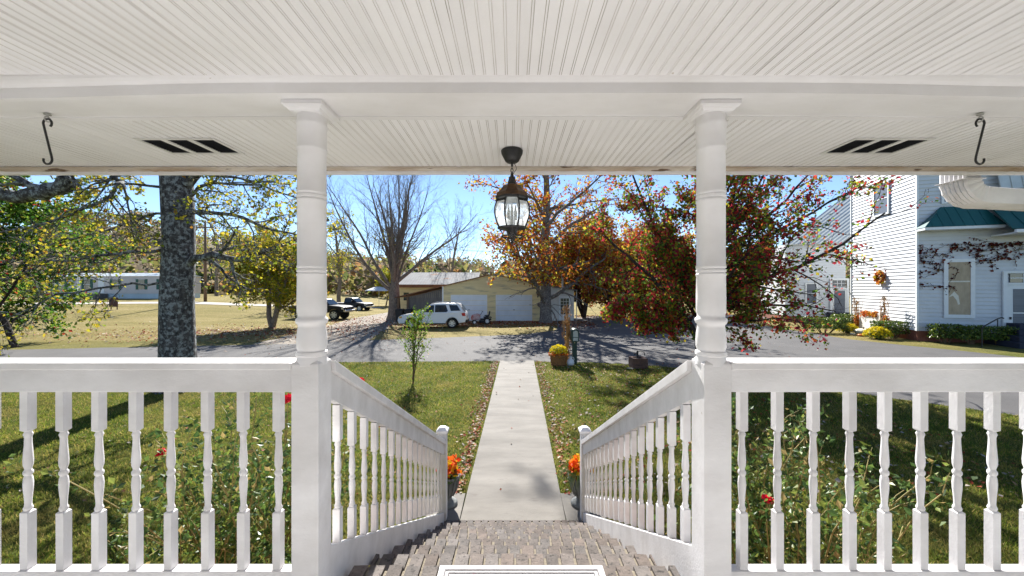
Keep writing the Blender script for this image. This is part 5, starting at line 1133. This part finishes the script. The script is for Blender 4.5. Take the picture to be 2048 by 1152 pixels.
def bin_(x, y, label):
    t = thing('wheelie_bin', label, 'bin', (x, y, 0), 'dark bins beside the lean-to')
    MB().hexa([(x - .24, y - .26, .05), (x + .24, y - .26, .05), (x + .24, y + .26, .05), (x - .24, y + .26, .05), (x - .30, y - .33, 1.0), (x + .30, y - .33, 1.0), (x + .30, y + .33, 1.0), (x - .30, y + .33, 1.0)]).build('tub', 'plastic_black', t)
    MB().hexa([(x - .32, y - .36, 1.001), (x + .32, y - .36, 1.001), (x + .32, y + .36, 1.001), (x - .32, y + .36, 1.001), (x - .27, y - .3, 1.08), (x + .27, y - .3, 1.10), (x + .27, y + .3, 1.10), (x - .27, y + .3, 1.08)]).build('lid', 'plastic_black', t)
    for s in (-1, 1): MB().tube([(x + s * .2 - .03, y + .26, .09), (x + s * .2 + .03, y + .26, .09)], .09, 12).build('wheel', 'rubber', t)
bin_(-9.35, 31.3, 'dark wheelie bin under the lean-to edge'); bin_(-8.6, 31.2, 'dark wheelie bin against the lean-to planks')
def stall():
    Z = 56.0; x = (766 - 1024) / F * Z
    t = thing('patio_umbrella', 'white patio umbrella by the lawn behind the bare tree', 'umbrella', (x - .6, Z, 0))
    MB().lathe([(2.05, 2.40), (1.9, 2.52), (1.0, 2.86), (.05, 3.08)], 8, (x - .6, Z, 0)).build('canopy', 'awning_white', t)
    MB().tube([(x - .6, Z, 0), (x - .6, Z, 3.0)], .035, 6).build('pole', 'alloy', t); MB().lathe([(.4, 0), (.4, .06), (.08, .12)], 12, (x - .6, Z, 0)).build('base', 'concrete', t)
    k = thing('market_cart', 'small grey cart with red jars standing by the white umbrella', 'cart', (x + 1.6, Z + .6, 0))
    MB().box(x + .9, x + 2.3, Z + .3, Z + .9, .25, 1.0).build('cart_box', 'skirting', k, bevel=.02)
    for xx in (x + .95, x + 2.2): MB().box(xx, xx + .06, Z + .35, Z + .41, 1.0, 2.0).build('upright', 'wood_pole', k)
    MB().box(x + .85, x + 2.35, Z + .25, Z + .95, 2.0, 2.06).build('cart_roof', 'awning_white', k)
    for j in range(4): MB().lathe([(.10, 1.0), (.11, 1.25), (.05, 1.32), (.05, 1.38)], 10, (x + 1.12 + .3 * j, Z + .5, 0)).build('jar', 'tail_red', k)
    for xx in (x + 1.1, x + 2.1): MB().tube([(xx, Z + .26, .25), (xx, Z + .22, .25)], .25, 16).build('wheel', 'rubber', k)
stall()
# poles, sign
def upole():
    x, y = -36.8, 45.0; g = gz(x, y)
    t = thing('utility_pole', 'brown wooden utility pole at the edge of the far lane', 'pole', (x, y, g))
    MB().tube([(x, y, g - .3), (x, y, g + 5), (x, y, g + 9.6)], [.17, .15, .11], 10).build('shaft', 'wood_pole', t, smooth_=True)
    MB().box(x - 1.1, x + 1.1, y - .16, y - .06, g + 8.8, g + 8.92).build('crossarm', 'wood_pole', t)
    for dx in (-.95, .0, .95): MB().lathe([(.03, 8.92), (.05, 8.97), (.03, 9.05)], 8, (x + dx, y - .11, g)).build('insulator', 'galvanised', t)
    for i, dx in enumerate((-.95, .95)):
        c = MB(); a = Vector((x + dx, y - .11, g + 9.05)); e = Vector((22 + dx, 62, 8.6)); pts = []
        for k in range(25):
            u = k / 24; p = a.lerp(e, u); p.z -= 2.4 * 4 * u * (1 - u) * .5; pts.append(p)
        setp(c.tube(pts, .018, 4).build('power_line', 'plastic_black'), 'thin black power line from the crossarm end ' + ('nearer the mobile home' if i == 0 else 'nearer the garage'), 'cable', 'power lines from the utility pole')
upole()
def yardlight():
    x, y = -55.5, 48.0; g = gz(x, y)
    t = thing('yard_light', 'pale slender lamp post in front of the mobile home', 'lamp post', (x, y, g))
    MB().tube([(x, y, g - .2), (x, y, g + 6.4)], [.11, .08], 8).build('post', 'trim_white', t)
    MB().tube([(x, y, g + 6.3), (x + .5, y, g + 6.7), (x + 1.1, y, g + 6.75)], .04, 6).build('arm', 'trim_white', t)
    MB().lathe([(.22, 6.58), (.2, 6.68), (.06, 6.8)], 12, (x + 1.2, y, g)).build('lamp_head', 'trim_white', t)
yardlight()
def sign():
    x, y = P(227, 600, 37).x, 37.0; g = gz(x, y)
    t = thing('yard_sign', 'rusty brown board on two posts in the far lawn before the mobile home', 'sign', (x, y, g))
    MB().box(x - .42, x + .42, y - .03, y + .03, g + .28, g + 1.15).build('board', 'rusty_panel', t)
    for s in (-.3, .3): MB().box(x + s - .035, x + s + .035, y + .0305, y + .09, g - .2, g + 1.2).build('post', 'wood_pole', t)
sign()

# ------------------------------------------------------------------ front yard things
def blob_leaves(name, mat, c, r, n, size, seed, parent, shell=.55, flat=1.0):
    rs = np.random.RandomState(seed); u = rs.normal(0, 1, (n, 3)); u /= np.linalg.norm(u, axis=1)[:, None]; u[:, 2] = np.where(flat > 0, np.abs(u[:, 2]), u[:, 2])
    pts = np.array(c) + u * np.array(r) * (shell + (1 - shell) * rs.rand(n, 1)); off = np.array(WL.get(parent.name, Vector((0, 0, 0))))
    return link(leaf_mesh(name, pts - off, 1, size * .25, size, seed + 1, .75, 0), name, mat, parent)
def mum(x, y, z, r, seed, parent):
    blob_leaves('foliage', 'leaf_hedge', (x, y, z), (r * .9, r * .9, r * .75), 260, r * .22, seed, parent, .3)
    blob_leaves('blooms', 'petal_yellow', (x, y, z + r * .08), (r, r, r * .8), 620, r * .17, seed + 5, parent, .88)
def mailbox():
    y = 14.05; x = (1149 - 1024) / F * y
    t = thing('mailbox', 'dark green mailbox pillar with an arched head and pale panels by the road', 'mailbox', (x, y, 0))
    MB().box(x - .085, x + .085, y - .075, y + .075, -.1, .90).build('pillar', 'mailbox_green', t, bevel=.01)
    pr = [(-.135, .84), (.135, .84), (.135, 1.20)] + [(.135 * math.cos(a), 1.20 + .12 * math.sin(a)) for a in np.linspace(.2, math.pi - .2, 9)] + [(-.135, 1.20)]
    o = MB().prism([(x + a, b_) for a, b_ in pr], 'y', y - .22, y + .22).build('head', 'mailbox_green', t, bevel=.012)
    pr2 = [(-.09, 1.02), (.09, 1.02), (.09, 1.18)] + [(.09 * math.cos(a), 1.18 + .08 * math.sin(a)) for a in np.linspace(.2, math.pi - .2, 7)] + [(-.09, 1.18)]
    dd = MB().prism([(x + a, b_) for a, b_ in pr2], 'y', y - .232, y - .2205).build('door_panel', 'plaque', t)
    MB().box(x - .09, x + .09, y - .232, y - .2205, .88, .995).build('lower_panel', 'plaque', t)
    MB().lathe([(.018, 0), (.018, .01), (.012, .012)], 10).build('badge', 'pumpkin_white', t, local=True).matrix_local = Matrix.Translation((0, -.0755, .79)) @ Matrix.Rotation(math.radians(90), 4, 'X')
mailbox()
def corn(name, label, x, y, h, r, seed, group=None, z0=0.0, dec=None):
    rng = random.Random(seed); t = thing(name, label, 'corn stalks', (x, y, z0), group)
    for k in range(9):
        a = rng.random() * 6.28; q = r * rng.uniform(.2, .8); lean = Vector((rng.gauss(0, .05), rng.gauss(0, .05), 1)); p0 = Vector((x + q * math.cos(a), y + q * math.sin(a), z0 - .02)); hh = h * rng.uniform(.8, 1.05)
        MB().tube([p0, p0 + lean * hh * .5 + Vector((0, 0, 0)), Vector((x, y, z0)).lerp(p0, .6) + lean * hh], [.016, .013, .005], 5).build('stalk', 'corn_husk', t)
    rs = np.random.RandomState(seed); n = 150; V = []; Q = []
    for i in range(n):                                          # long papery husk leaves
        zz = z0 + h * rs.uniform(.08, 1.0); a = rs.rand() * 6.283; c = np.array([math.cos(a), math.sin(a), 0]); sd = np.array([-math.sin(a), math.cos(a), 0]); L = rs.uniform(.14, .34); w = rs.uniform(.015, .03)
        b0 = np.array([x, y, zz]) + c * r * rs.uniform(.2, .9); m = b0 + c * L * .3 + np.array([0, 0, L * rs.uniform(-.1, .45)]); e = b0 + c * L * rs.uniform(.3, .6) + np.array([0, 0, -L * rs.uniform(.1, .8)])
        k = len(V); V += [b0 - sd * w * .6, b0 + sd * w * .6, m + sd * w, m - sd * w, e + sd * w * .2, e - sd * w * .2]; Q += [(k, k + 1, k + 2, k + 3), (k + 3, k + 2, k + 4, k + 5)]
    link(np_mesh('husks', np.array(V) - np.array([x, y, z0]), Q), 'husks', 'corn_husk', t)
    ring = [(x + r * .95 * math.cos(a), y + r * .95 * math.sin(a), z0 + h * .45) for a in np.linspace(0, 6.283, 15)]
    MB().tube(ring, .012, 5, cap=False).build('twine', 'straw', t)
    if dec: blob_leaves('leaf_garland', dec, (x, y - r * .8, z0 + h * .36), (r * 1.3, r * .8, h * .2), 170, .11, seed + 3, t, .5, 0)
    return t
corn('corn_stalks', 'tied bundle of dry corn stalks standing beside the mailbox', (1134 - 1024) / F * 14.15, 14.15, 2.15, .13, 5)
def basket():
    y = 13.75; x = (1117 - 1024) / F * y
    t = thing('mum_basket', 'brown bushel basket of yellow mums beside the corn stalks', 'planter', (x, y, 0))
    mb = MB().lathe([(.25, 0), (.26, .02), (.305, .40), (.30, .41), (.27, .40), (.27, .30)], 22, (x, y, 0)); mb.build('basket', 'basket_wicker', t, smooth_=True)
    for k in range(22):
        a = 2 * math.pi * k / 22; c, s = math.cos(a), math.sin(a); MB().tube([(x + .262 * c, y + .262 * s, .01), (x + .308 * c, y + .308 * s, .40)], .014, 4).build('slat', 'basket_wicker', t)
    for z, r in ((.06, .272), (.36, .308)): MB().tube([(x + r * math.cos(a), y + r * math.sin(a), z) for a in np.linspace(0, 6.283, 25)], .018, 5, cap=False).build('hoop', 'basket_wicker', t)
    mum(x, y, .45, .33, 3, t)
    blob_leaves('leaf_garland', 'petal_orange', (x - .05, y - .15, .42), (.36, .22, .08), 90, .10, 33, t, .6, 0)
basket()
def jug():
    y = 13.7; x = (1141 - 1024) / F * y
    t = thing('white_jug', 'small white ceramic jug on the grass between basket and mailbox', 'jug', (x, y, 0))
    MB().lathe([(.09, 0), (.13, .04), (.14, .12), (.10, .21), (.045, .26), (.04, .31), (.05, .33)], 18, (x, y, 0)).build('body', 'jug_white', t, smooth_=True)
    MB().tube([(x + .045, y, .30), (x + .11, y, .30), (x + .13, y, .22), (x + .11, y, .17)], .012, 6).build('handle', 'jug_white', t)
jug()
def pump():
    y = 13.35; x = (1276 - 1024) / F * y
    t = thing('pump_planter', 'brown stone box with a small hand pump on the lawn near the pear tree', 'planter', (x, y, 0))
    rg = random.Random(4)
    for j in range(3):
        for i in range(3):
            for (xa, xb, ya, yb) in ((x - .27 + .18 * i + .004, x - .27 + .18 * (i + 1) - .004, y - .24, y - .14), (x - .27 + .18 * i + .004, x - .27 + .18 * (i + 1) - .004, y + .14, y + .24)):
                MB().box(xa, xb, ya + rg.uniform(-.006, .006), yb, .12 * j + .002, .12 * (j + 1) - .003).build('stone', 'pump_box', t)
        for xa in (x - .27, x + .17): MB().box(xa, xa + .10, y - .138, y + .138, .12 * j + .002, .12 * (j + 1) - .003).build('stone', 'pump_box', t)
    MB().box(x - .168, x + .168, y - .139, y + .139, .02, .33).build('fill', 'soil', t)
    MB().lathe([(.05, .33), (.035, .36), (.03, .50), (.045, .52), (.03, .57), (.01, .60)], 12, (x - .02, y, 0)).build('pump_body', 'black_iron', t)
    MB().tube([(x - .02, y, .56), (x + .10, y, .59), (x + .22, y, .54), (x + .24, y, .42)], .014, 6).build('pump_handle', 'black_iron', t); MB().tube([(x - .04, y, .50), (x - .12, y, .50), (x - .13, y, .44)], .016, 6).build('spout', 'black_iron', t)
    s = thing('stepping_plate', 'small pale teal dish on the grass against the stone pump box', 'dish', (x - .36, y - .26, 0)); MB().lathe([(.09, .002), (.13, .03), (.125, .035), (.08, .012)], 18, (x - .36, y - .26, 0)).build('dish', 'urn_resin', s)
pump()
def urn(x, y, label, seed, grass=False):
    t = thing('urn_planter', label, 'planter', (x, y, .03), 'urns at the foot of the stairs'); z = .031
    MB().lathe([(.135, 0), (.14, .02), (.115, .045), (.07, .065), (.06, .09), (.085, .12), (.125, .20), (.15, .30), (.158, .345), (.178, .36), (.18, .385), (.165, .39), (.15, .375), (.145, .33)], 28, (x, y, z)).build('urn', 'urn_resin', t, smooth_=True)
    for k in range(16):
        a = 2 * math.pi * k / 16; c, s = math.cos(a), math.sin(a); MB().tube([(x + r * c, y + r * s, z + zz) for r, zz in ((.093, .125), (.131, .20), (.155, .30), (.161, .34))], .009, 5).build('flute', 'urn_resin', t)
    MB().lathe([(.001, .345), (.146, .345), (.146, .34), (.001, .34)], 20, (x, y, z)).build('soil', 'soil', t)
    blob_leaves('artificial_leaves', 'petal_autumn', (x, y, z + .40), (.17, .17, .24), 190, .075, seed, t, .35)
    blob_leaves('greenery', 'leaf_hedge', (x, y, z + .36), (.18, .18, .12), 90, .07, seed + 9, t, .3)
    if grass:
        rs = np.random.RandomState(6); V = []; Q = []
        for i in range(120):
            a = rs.uniform(2.2, 5.0); c = np.array([math.cos(a), math.sin(a), 0]); sd = np.array([-math.sin(a), math.cos(a), 0]); L = rs.uniform(.15, .30); b0 = np.array([x, y, z + .36]) + c * .08; m = b0 + c * L * .5 + np.array([0, 0, .10]); e = b0 + c * L + np.array([0, 0, -.08 * rs.rand()]); k = len(V)
            V += [b0 - sd * .003, b0 + sd * .003, m + sd * .003, m - sd * .003, e, e]; Q += [(k, k + 1, k + 2, k + 3), (k + 3, k + 2, k + 4, k + 5)]
        link(np_mesh('grass_tuft', np.array(V) - np.array([x, y, .03]), Q), 'grass_tuft', 'leaf_rose', t)
urn(-.845, 4.86, 'grey urn of orange and yellow leaves behind the newel on the sapling side', 21)
urn(.90, 4.86, 'grey urn of yellow flowers and grassy tufts behind the newel on the mailbox side', 24, True)

# rose bushes under the porch railing
def rose(x, y, r, h, n, seed, label, blooms):
    rng = random.Random(seed); t = thing('rose_bush', label, 'rose bush', (x, y, 0), 'rose bushes under the porch railing'); tips = []; cn = MB()
    for k in range(n):
        a = rng.random() * 6.28; q = r * .45 * rng.random() ** .5; p = Vector((x + q * math.cos(a), y + q * math.sin(a), -.03)); d = Vector((math.cos(a) * rng.uniform(.05, .30), math.sin(a) * rng.uniform(.05, .22), 1)).normalized(); H = h * rng.uniform(.55, 1.0); pts = [p]
        for i in range(8):
            d = (d + Vector((rng.gauss(0, .10), rng.gauss(0, .10), rng.gauss(0, .04) - .01 * i))).normalized(); p = p + d * H / 8; pts.append(p)
            if i > 1:
                for _ in range(2): tips.append(tuple(p))
            if i > 2 and rng.random() < .75:
                sd = (d + Vector((rng.gauss(0, .8), rng.gauss(0, .8), .2))).normalized(); e = p + sd * rng.uniform(.08, .28); m = p.lerp(e, .5) + Vector((0, 0, .02)); cn.tube([p, m, e], [.0032, .0026, .0016], 4); tips += [tuple(m), tuple(e), tuple(e)]
        cn.tube(pts, [.0085 - .0006 * i for i in range(9)], 5)
    cn.build('canes', 'cane', t); link(leaf_mesh('leaves', np.array(tips) - np.array([x, y, 0]), 4, .045, .046, seed, .62, .2), 'leaves', 'leaf_rose', t)
    for bx_, by, bz in blooms:
        blob_leaves('bloom', 'petal_rose', (bx_, by, bz), (.028, .028, .026), 40, .034, seed + int(bz * 100), t, .35, 0)
        MB().tube([(bx_, by, bz - .02), (bx_ * .98 + x * .02, by * .95 + y * .05, bz - .25), (bx_ * .7 + x * .3, by * .7 + y * .3, bz - .6)], .003, 4).build('bloom_stem', 'cane', t)
def pz(px, py, Z): return tuple(P(px, py, Z))
rose(-2.02, 3.05, .58, 1.95, 54, 2, 'tall rose bush with pink-red blooms beside the stair railing, on the sapling side', [pz(722, 763, 3.0), pz(575, 797, 2.9), pz(1024 - 700, 903, 3.0)])
rose(2.12, 3.05, .62, 1.85, 58, 7, 'glossy leaved rose bush with one coral bloom, on the white house side', [pz(1535, 997, 2.75)])
rose(-3.05, 3.4, .35, .85, 8, 12, 'low sparse rose bush farther along the railing, on the maple side', [])

# ------------------------------------------------------------------ things round the white house
def hedge(x, y, w, d, h, seed, label, rz=0):
    p = hw(x, y); t = thing('hedge_shrub', label, 'hedge', p, 'clipped hedge shrubs along the house'); rng = random.Random(seed); st_ = MB()
    c, s = math.cos(HRZ + rz), math.sin(HRZ + rz)
    for k in range(9):
        a = rng.uniform(-w * .3, w * .3); bq = rng.uniform(-d * .2, d * .2); e = (a * 1.6, bq * 1.6)
        st_.tube([(p.x + a * .4 * c, p.y + a * .4 * s, -.05), (p.x + a * c - bq * s, p.y + a * s + bq * c, h * .45), (p.x + e[0] * c - e[1] * s, p.y + e[0] * s + e[1] * c, h * .85)], [.03, .02, .008], 5)
    st_.build('stems', 'stem_brown', t)
    rs = np.random.RandomState(seed); n = int(900 * w * h); u = rs.uniform(-.5, .5, (n, 3)); e = rs.randint(0, 3, n); sg = rs.choice([-.5, .5], n); k = rs.rand(n) < .6; u[np.arange(n)[k], e[k]] = sg[k] * rs.uniform(.8, 1.0, k.sum())
    zz = h * (.32 + .68 * (u[:, 2] + .5)); V = np.stack([(u[:, 0] * w) * c - (u[:, 1] * d) * s, (u[:, 0] * w) * s + (u[:, 1] * d) * c, zz], 1)
    link(leaf_mesh('foliage', V, 2, .03, .085, seed, .7, 0), 'foliage', 'leaf_hedge', t)
yw = HYB
hedge(-2.9, 2.9, 2.2, .9, .95, 51, 'wide clipped hedge shrub by the back door steps')
hedge(-.75, yw - 1.0, 1.3, .8, 1.05, 52, 'clipped hedge shrub between the back door steps and the corn stalks')
hedge(-.55, .95, 1.7, .7, .95, 53, 'clipped hedge shrub with bare stems under the wreathed wall')
hedge(.75, -.65, 1.1, .6, .95, 54, 'clipped hedge shrub at the front corner of the house')
hedge(1.75, -.7, .9, .6, .92, 55, 'clipped hedge shrub under the curtained window')
hedge(2.75, -.75, 1.0, .6, .90, 56, 'clipped hedge shrub at the foot of the iron handrail')
def hleftw(px, py, off):                                     # point on a line parallel to the street wall
    y, z = hleft(px, py, -off); return hw(-off, y, 0), z
def wreath():
    y, z = hleft(1763, 555); c = hw(-.12, y, z); t = thing('wreath', 'autumn wreath of orange and yellow flowers hung on the clapboard wall', 'wreath', c)
    pts = []; n = hw(-1, 0, 0) - hw(0, 0, 0); u = hw(0, 1, 0) - hw(0, 0, 0)
    ring = [c + u * (.30 * math.cos(a)) + UP * (.30 * math.sin(a)) for a in np.linspace(0, 6.283, 25)]
    MB().tube(ring, .05, 6, cap=False).build('ring', 'stem_brown', t)
    q = np.array([tuple(p) for p in ring for _ in range(11)]) - np.array(c); link(leaf_mesh('flowers', q, 1, .055, .13, 5, .8, 0), 'flowers', 'petal_orange', t)
    q = np.array([tuple(p) for i, p in enumerate(ring) if i in (0, 1, 2, 7, 8, 17, 18, 19, 23, 24) for _ in range(9)]) - np.array(c); link(leaf_mesh('yellow_flowers', q, 1, .05, .13, 6, .8, 0), 'yellow_flowers', 'petal_yellow', t)
wreath()
p1, _ = hleftw(1712, 660, .55); corn('corn_stalks', 'corn stalk bundle with orange garland by the hay bale, nearer the back door', p1.x, p1.y, 2.2, .15, 15, 'corn stalks of the harvest display', dec='petal_orange')
p2, _ = hleftw(1768, 670, .55); corn('corn_stalks', 'corn stalk bundle with orange garland by the hay bale, nearer the house corner', p2.x, p2.y, 2.3, .17, 16, 'corn stalks of the harvest display', dec='petal_orange')
def display():
    a, _ = hleftw(1740, 660, .45); t = thing('garden_screen', 'low white panel hung with an orange leaf garland between the corn stalks', 'panel', a, rz=HRZ)
    MB().box(-.05, .05, -1.0, .9, .0, 1.30).build('panel', 'boards_white', t, local=True)
    for y in (-1.02, .92): MB().box(-.07, .07, y - .05, y + .05, -.05, 1.42).build('post', 'boards_white', t, local=True)
    rs = np.random.RandomState(3); q = np.stack([rs.normal(-.1, .03, 170), rs.uniform(-.8, .75, 170), 1.22 + rs.normal(0, .07, 170)], 1); link(leaf_mesh('leaf_garland', q, 1, .02, .13, 8, .8, 0), 'leaf_garland', 'petal_orange', t)
    for i, (y, nm) in enumerate(((-.55, 'nearer the house corner'), (.45, 'nearer the back door'))):
        p = a + (hw(0, y, 0) - hw(0, 0, 0)); pumpkin(p.x, p.y, 1.301, .15, 'pumpkin_orange', 'small orange pumpkin on top of the white panel, ' + nm, 'pumpkins on the white panel')
def pumpkin(x, y, z, r, mat, label, group=None):
    t = thing('pumpkin', label, 'pumpkin', (x, y, z), group); mb = MB(); n = 24; prof = [(.25, .02), (.75, .10), (.98, .40), (1.0, .65), (.82, 1.0), (.45, 1.18), (.15, 1.12)]; v = []; f = []
    for rr, zz in prof:
        for k in range(n):
            a = 2 * math.pi * k / n; q = r * rr * (1 + .06 * math.cos(a * 8)); v.append((x + q * math.cos(a), y + q * math.sin(a), z + zz * r * .72))
    for j in range(len(prof) - 1):
        for k in range(n): f.append((j * n + k, j * n + (k + 1) % n, (j + 1) * n + (k + 1) % n, (j + 1) * n + k))
    f += [tuple(range(n - 1, -1, -1)), tuple((len(prof) - 1) * n + k for k in range(n))]
    mb.add(v, f).build('rind', mat, t, smooth_=True); MB().tube([(x, y, z + r * .78), (x + .02, y, z + r * 1.1)], [r * .12, r * .08], 6).build('stalk', 'stem_brown', t)
display()
b0, _ = hleftw(1727, 672, 1.05); pumpkin(b0.x, b0.y, 0, .42, 'pumpkin_white', 'big cream white pumpkin in front of the white panel')
b0, _ = hleftw(1753, 676, 1.0); pumpkin(b0.x, b0.y, 0, .22, 'pumpkin_white', 'small cream pumpkin between the big white pumpkin and the corn stalks')
b0, _ = hleftw(1722, 682, 1.7); pumpkin(b0.x, b0.y, 0, .17, 'pumpkin_orange', 'small orange pumpkin on the ground between the two mums')
b0, _ = hleftw(1706, 680, 1.75); pumpkin(b0.x, b0.y, 0, .14, 'pumpkin_white', 'tiny pale pumpkin beside the mum nearer the back door')
for px, lab, r, sd in ((1695, 'low yellow chrysanthemum mound nearer the back door', .55, 71), (1755, 'wide yellow chrysanthemum mound in front of the corn stalks nearer the house corner', .62, 72)):
    b0, _ = hleftw(px, 680, 1.5); t = thing('chrysanthemum', lab, 'flowers', b0, 'yellow mums of the harvest display'); mum(b0.x, b0.y, .12, r, sd, t); MB().lathe([(.12, 0), (.16, .2), (.17, .2), (.15, .19)], 12, (b0.x, b0.y, 0)).build('pot', 'plastic_black', t)
def handrail():
    x0, z0 = hfront(1962, 676, -1.7); x1, z1 = hfront(2012, 636, -.3)
    t = thing('handrail', 'black iron handrail rising beside the dark front steps', 'handrail', hw(x0, -1.75)); a = hw(x0, -1.75, .95); b_ = hw(x1 - .25, -.30, z1)
    MB().tube([a + Vector((0, 0, -.05)), a.lerp(b_, .12), a.lerp(b_, .92), b_ + Vector((.12, 0, 0.02)), b_ + Vector((.22, 0, -.03))], .028, 6).build('rail', 'black_iron', t)
    for u in (0.0, .9):
        p = a.lerp(b_, u); MB().tube([(p.x, p.y, 0), p], .022, 6).build('post', 'black_iron', t)
handrail()
# climbing vine on the front wall
def vine():
    rng = random.Random(31); o = hw(1.0, -.06, HEZ - 1.3); t = thing('climbing_vine', 'sparse red leaved vine creeping over the front clapboards under the green awning', 'vine', o); tips = []; mb = MB()
    starts = [(1.35, 2.6), (.9, 3.7), (.6, 4.6), (1.5, 4.9), (3.4, 4.4), (2.3, 4.6), (3.0, 5.0), (4.2, 4.6)]
    for sx, sz in starts:
        for k in range(7):
            x, z = sx + rng.uniform(-.2, .2), sz + rng.uniform(-.1, .2); a = rng.uniform(-.9, 4.0); pts = []
            for i in range(11):
                pts.append(tuple(hw(x, -.055 + rng.uniform(-.01, .01), z))); a += rng.gauss(0, .45); x += .14 * math.cos(a); z += .12 * math.sin(a) * (1 if z < 5.0 else -.3); x = min(max(x, .12), 4.9); z = max(z, 2.9)
                if z > HEZ - .45: a = -abs(a); z -= .15
                if z > 3.4 or rng.random() < .3: tips.append(pts[-1])
            mb.tube(pts, .008, 4)
    mb.build('stems', 'vine', t); link(leaf_mesh('leaves', np.array(tips) - np.array(o), 1, .05, .13, 9, .8, .4), 'leaves', 'leaf_vine', t)
vine()

# ------------------------------------------------------------------ lawn blades and fallen leaves
def in_poly(x, y, poly):
    c = np.zeros(len(x), bool); j = len(poly) - 1
    for i in range(len(poly)):
        xi, yi = poly[i]; xj, yj = poly[j]; m_ = ((yi > y) != (yj > y)) & (x < (xj - xi) * (y - yi) / (yj - yi + 1e-9) + xi); c ^= m_; j = i
    return c
def lawn():
    rs = np.random.RandomState(12); n = 520000; y = 2.0 + 12.6 * rs.rand(n) ** 1.35; x = rs.uniform(-1.5, 1.5, n) * (y + 1.0)
    l, r = -0.64 + .0166 * (y - 4.57), .66 + .020 * (y - 4.57); jit_ = rs.normal(0, .018, n); ok = ~((x > l + .02 + jit_) & (x < r - .02 + jit_)) & ~in_poly(x, y, ROAD) & ~((np.abs(x) < .95) & (y < 4.6)) & ~((np.abs(x) < 1.15) & (y > 4.45) & (y < 5.15)) & (np.abs(x) < 15)
    x, y = x[ok], y[ok]; n = len(x); h = rs.uniform(.02, .055, n) * (1 + .012 * (y - 4)); w = rs.uniform(.004, .008, n) * (.7 + .09 * y); a = rs.rand(n) * 6.283; la = rs.rand(n) * 6.283; k = h * rs.uniform(.2, 1.0, n)
    V = np.stack([np.stack([x - w * np.cos(a), y - w * np.sin(a), np.full(n, -.004)], 1), np.stack([x + w * np.cos(a), y + w * np.sin(a), np.full(n, -.004)], 1), np.stack([x + k * np.cos(la), y + k * np.sin(la), h], 1)], 1).reshape(-1, 3)
    setp(link(np_mesh('grass', V, np.arange(n * 3).reshape(-1, 3)), 'grass', 'grass_blade'), 'patchy green and straw coloured lawn grass in front of the porch', 'grass', kind='stuff')
lawn()
def litter():
    rs = np.random.RandomState(19); X = []; S = []
    def add(n, f, s):
        p = f(n); X.append(p); S.append(np.full(len(p), s))
    add(900, lambda n: np.stack([rs.uniform(-9, 9, n), 4.8 + 9.4 * rs.rand(n), np.zeros(n)], 1), .055)
    add(2600, lambda n: np.stack([rs.uniform(.8, 8, n), 5 + 9 * rs.rand(n), np.zeros(n)], 1), .06)
    add(1000, lambda n: (lambda y: np.stack([-.68 + .0166 * (y - 4.57) - np.abs(rs.normal(0, .13, n)), y, np.zeros(n)], 1))(5.1 + 9.3 * rs.rand(n)), .06)
    add(500, lambda n: (lambda y: np.stack([.70 + .02 * (y - 4.57) + np.abs(rs.normal(0, .16, n)), y, np.zeros(n)], 1))(5.1 + 9.3 * rs.rand(n)), .06)
    add(9, lambda n: np.stack([rs.uniform(-.5, .6, n), 5 + 9 * rs.rand(n), np.full(n, .036)], 1), .05)
    add(5200, lambda n: np.stack([rs.uniform(-7.0, 6.5, n), 31.8 - np.abs(rs.normal(0, 2.2, n)), np.full(n, .0)], 1), .13)
    add(2400, lambda n: np.stack([rs.normal(-17.5, 4.5, n), rs.normal(23.6, 1.8, n), np.zeros(n)], 1), .12)
    add(2200, lambda n: np.stack([rs.normal(-11.5, 3.0, n), rs.normal(30, 4.5, n), np.zeros(n)], 1), .13)
    add(1300, lambda n: np.stack([rs.uniform(3.5, 17, n), 36.5 + rs.normal(0, 1.4, n), np.zeros(n)], 1), .14)
    add(260, lambda n: np.stack([rs.uniform(-14, 14, n), rs.uniform(14, 22, n), np.full(n, .006)], 1), .07)
    add(700, lambda n: np.stack([rs.uniform(-30, -8, n), rs.uniform(19, 30, n), np.zeros(n)], 1), .10)
    X = np.concatenate(X); S = np.concatenate(S); n = len(X); X[:, 2] += np.array([gz(a, b_) for a, b_ in X[:, :2]]) + .012 + .03 * rs.rand(n) * (S > .05)
    l, r = -0.63 + .0166 * (X[:, 1] - 4.57), .65 + .020 * (X[:, 1] - 4.57); onw = (X[:, 0] > l) & (X[:, 0] < r) & (X[:, 1] < 14.5); X[onw, 2] = .045; kp_ = ~(onw & (rs.rand(n) < .75)); X = X[kp_]; S = S[kp_]; n = len(X)
    a = rs.rand(n) * 6.283; d = np.stack([np.cos(a), np.sin(a), rs.normal(0, .35, n)], 1); w = np.stack([-np.sin(a), np.cos(a), rs.normal(0, .35, n)], 1); L = (S * (.6 + .7 * rs.rand(n)))[:, None]
    V = np.stack([X - d * L * .5, X + w * L * .38 + [0, 0, .006], X + d * L * .5, X - w * L * .38 + [0, 0, .006]], 1).reshape(-1, 3)
    setp(link(np_mesh('fallen_leaves', V, np.arange(n * 4).reshape(-1, 4)), 'fallen_leaves', 'fallen'), 'red, brown and pale leaves scattered over the lawns and drive', 'leaves', kind='stuff')
litter()
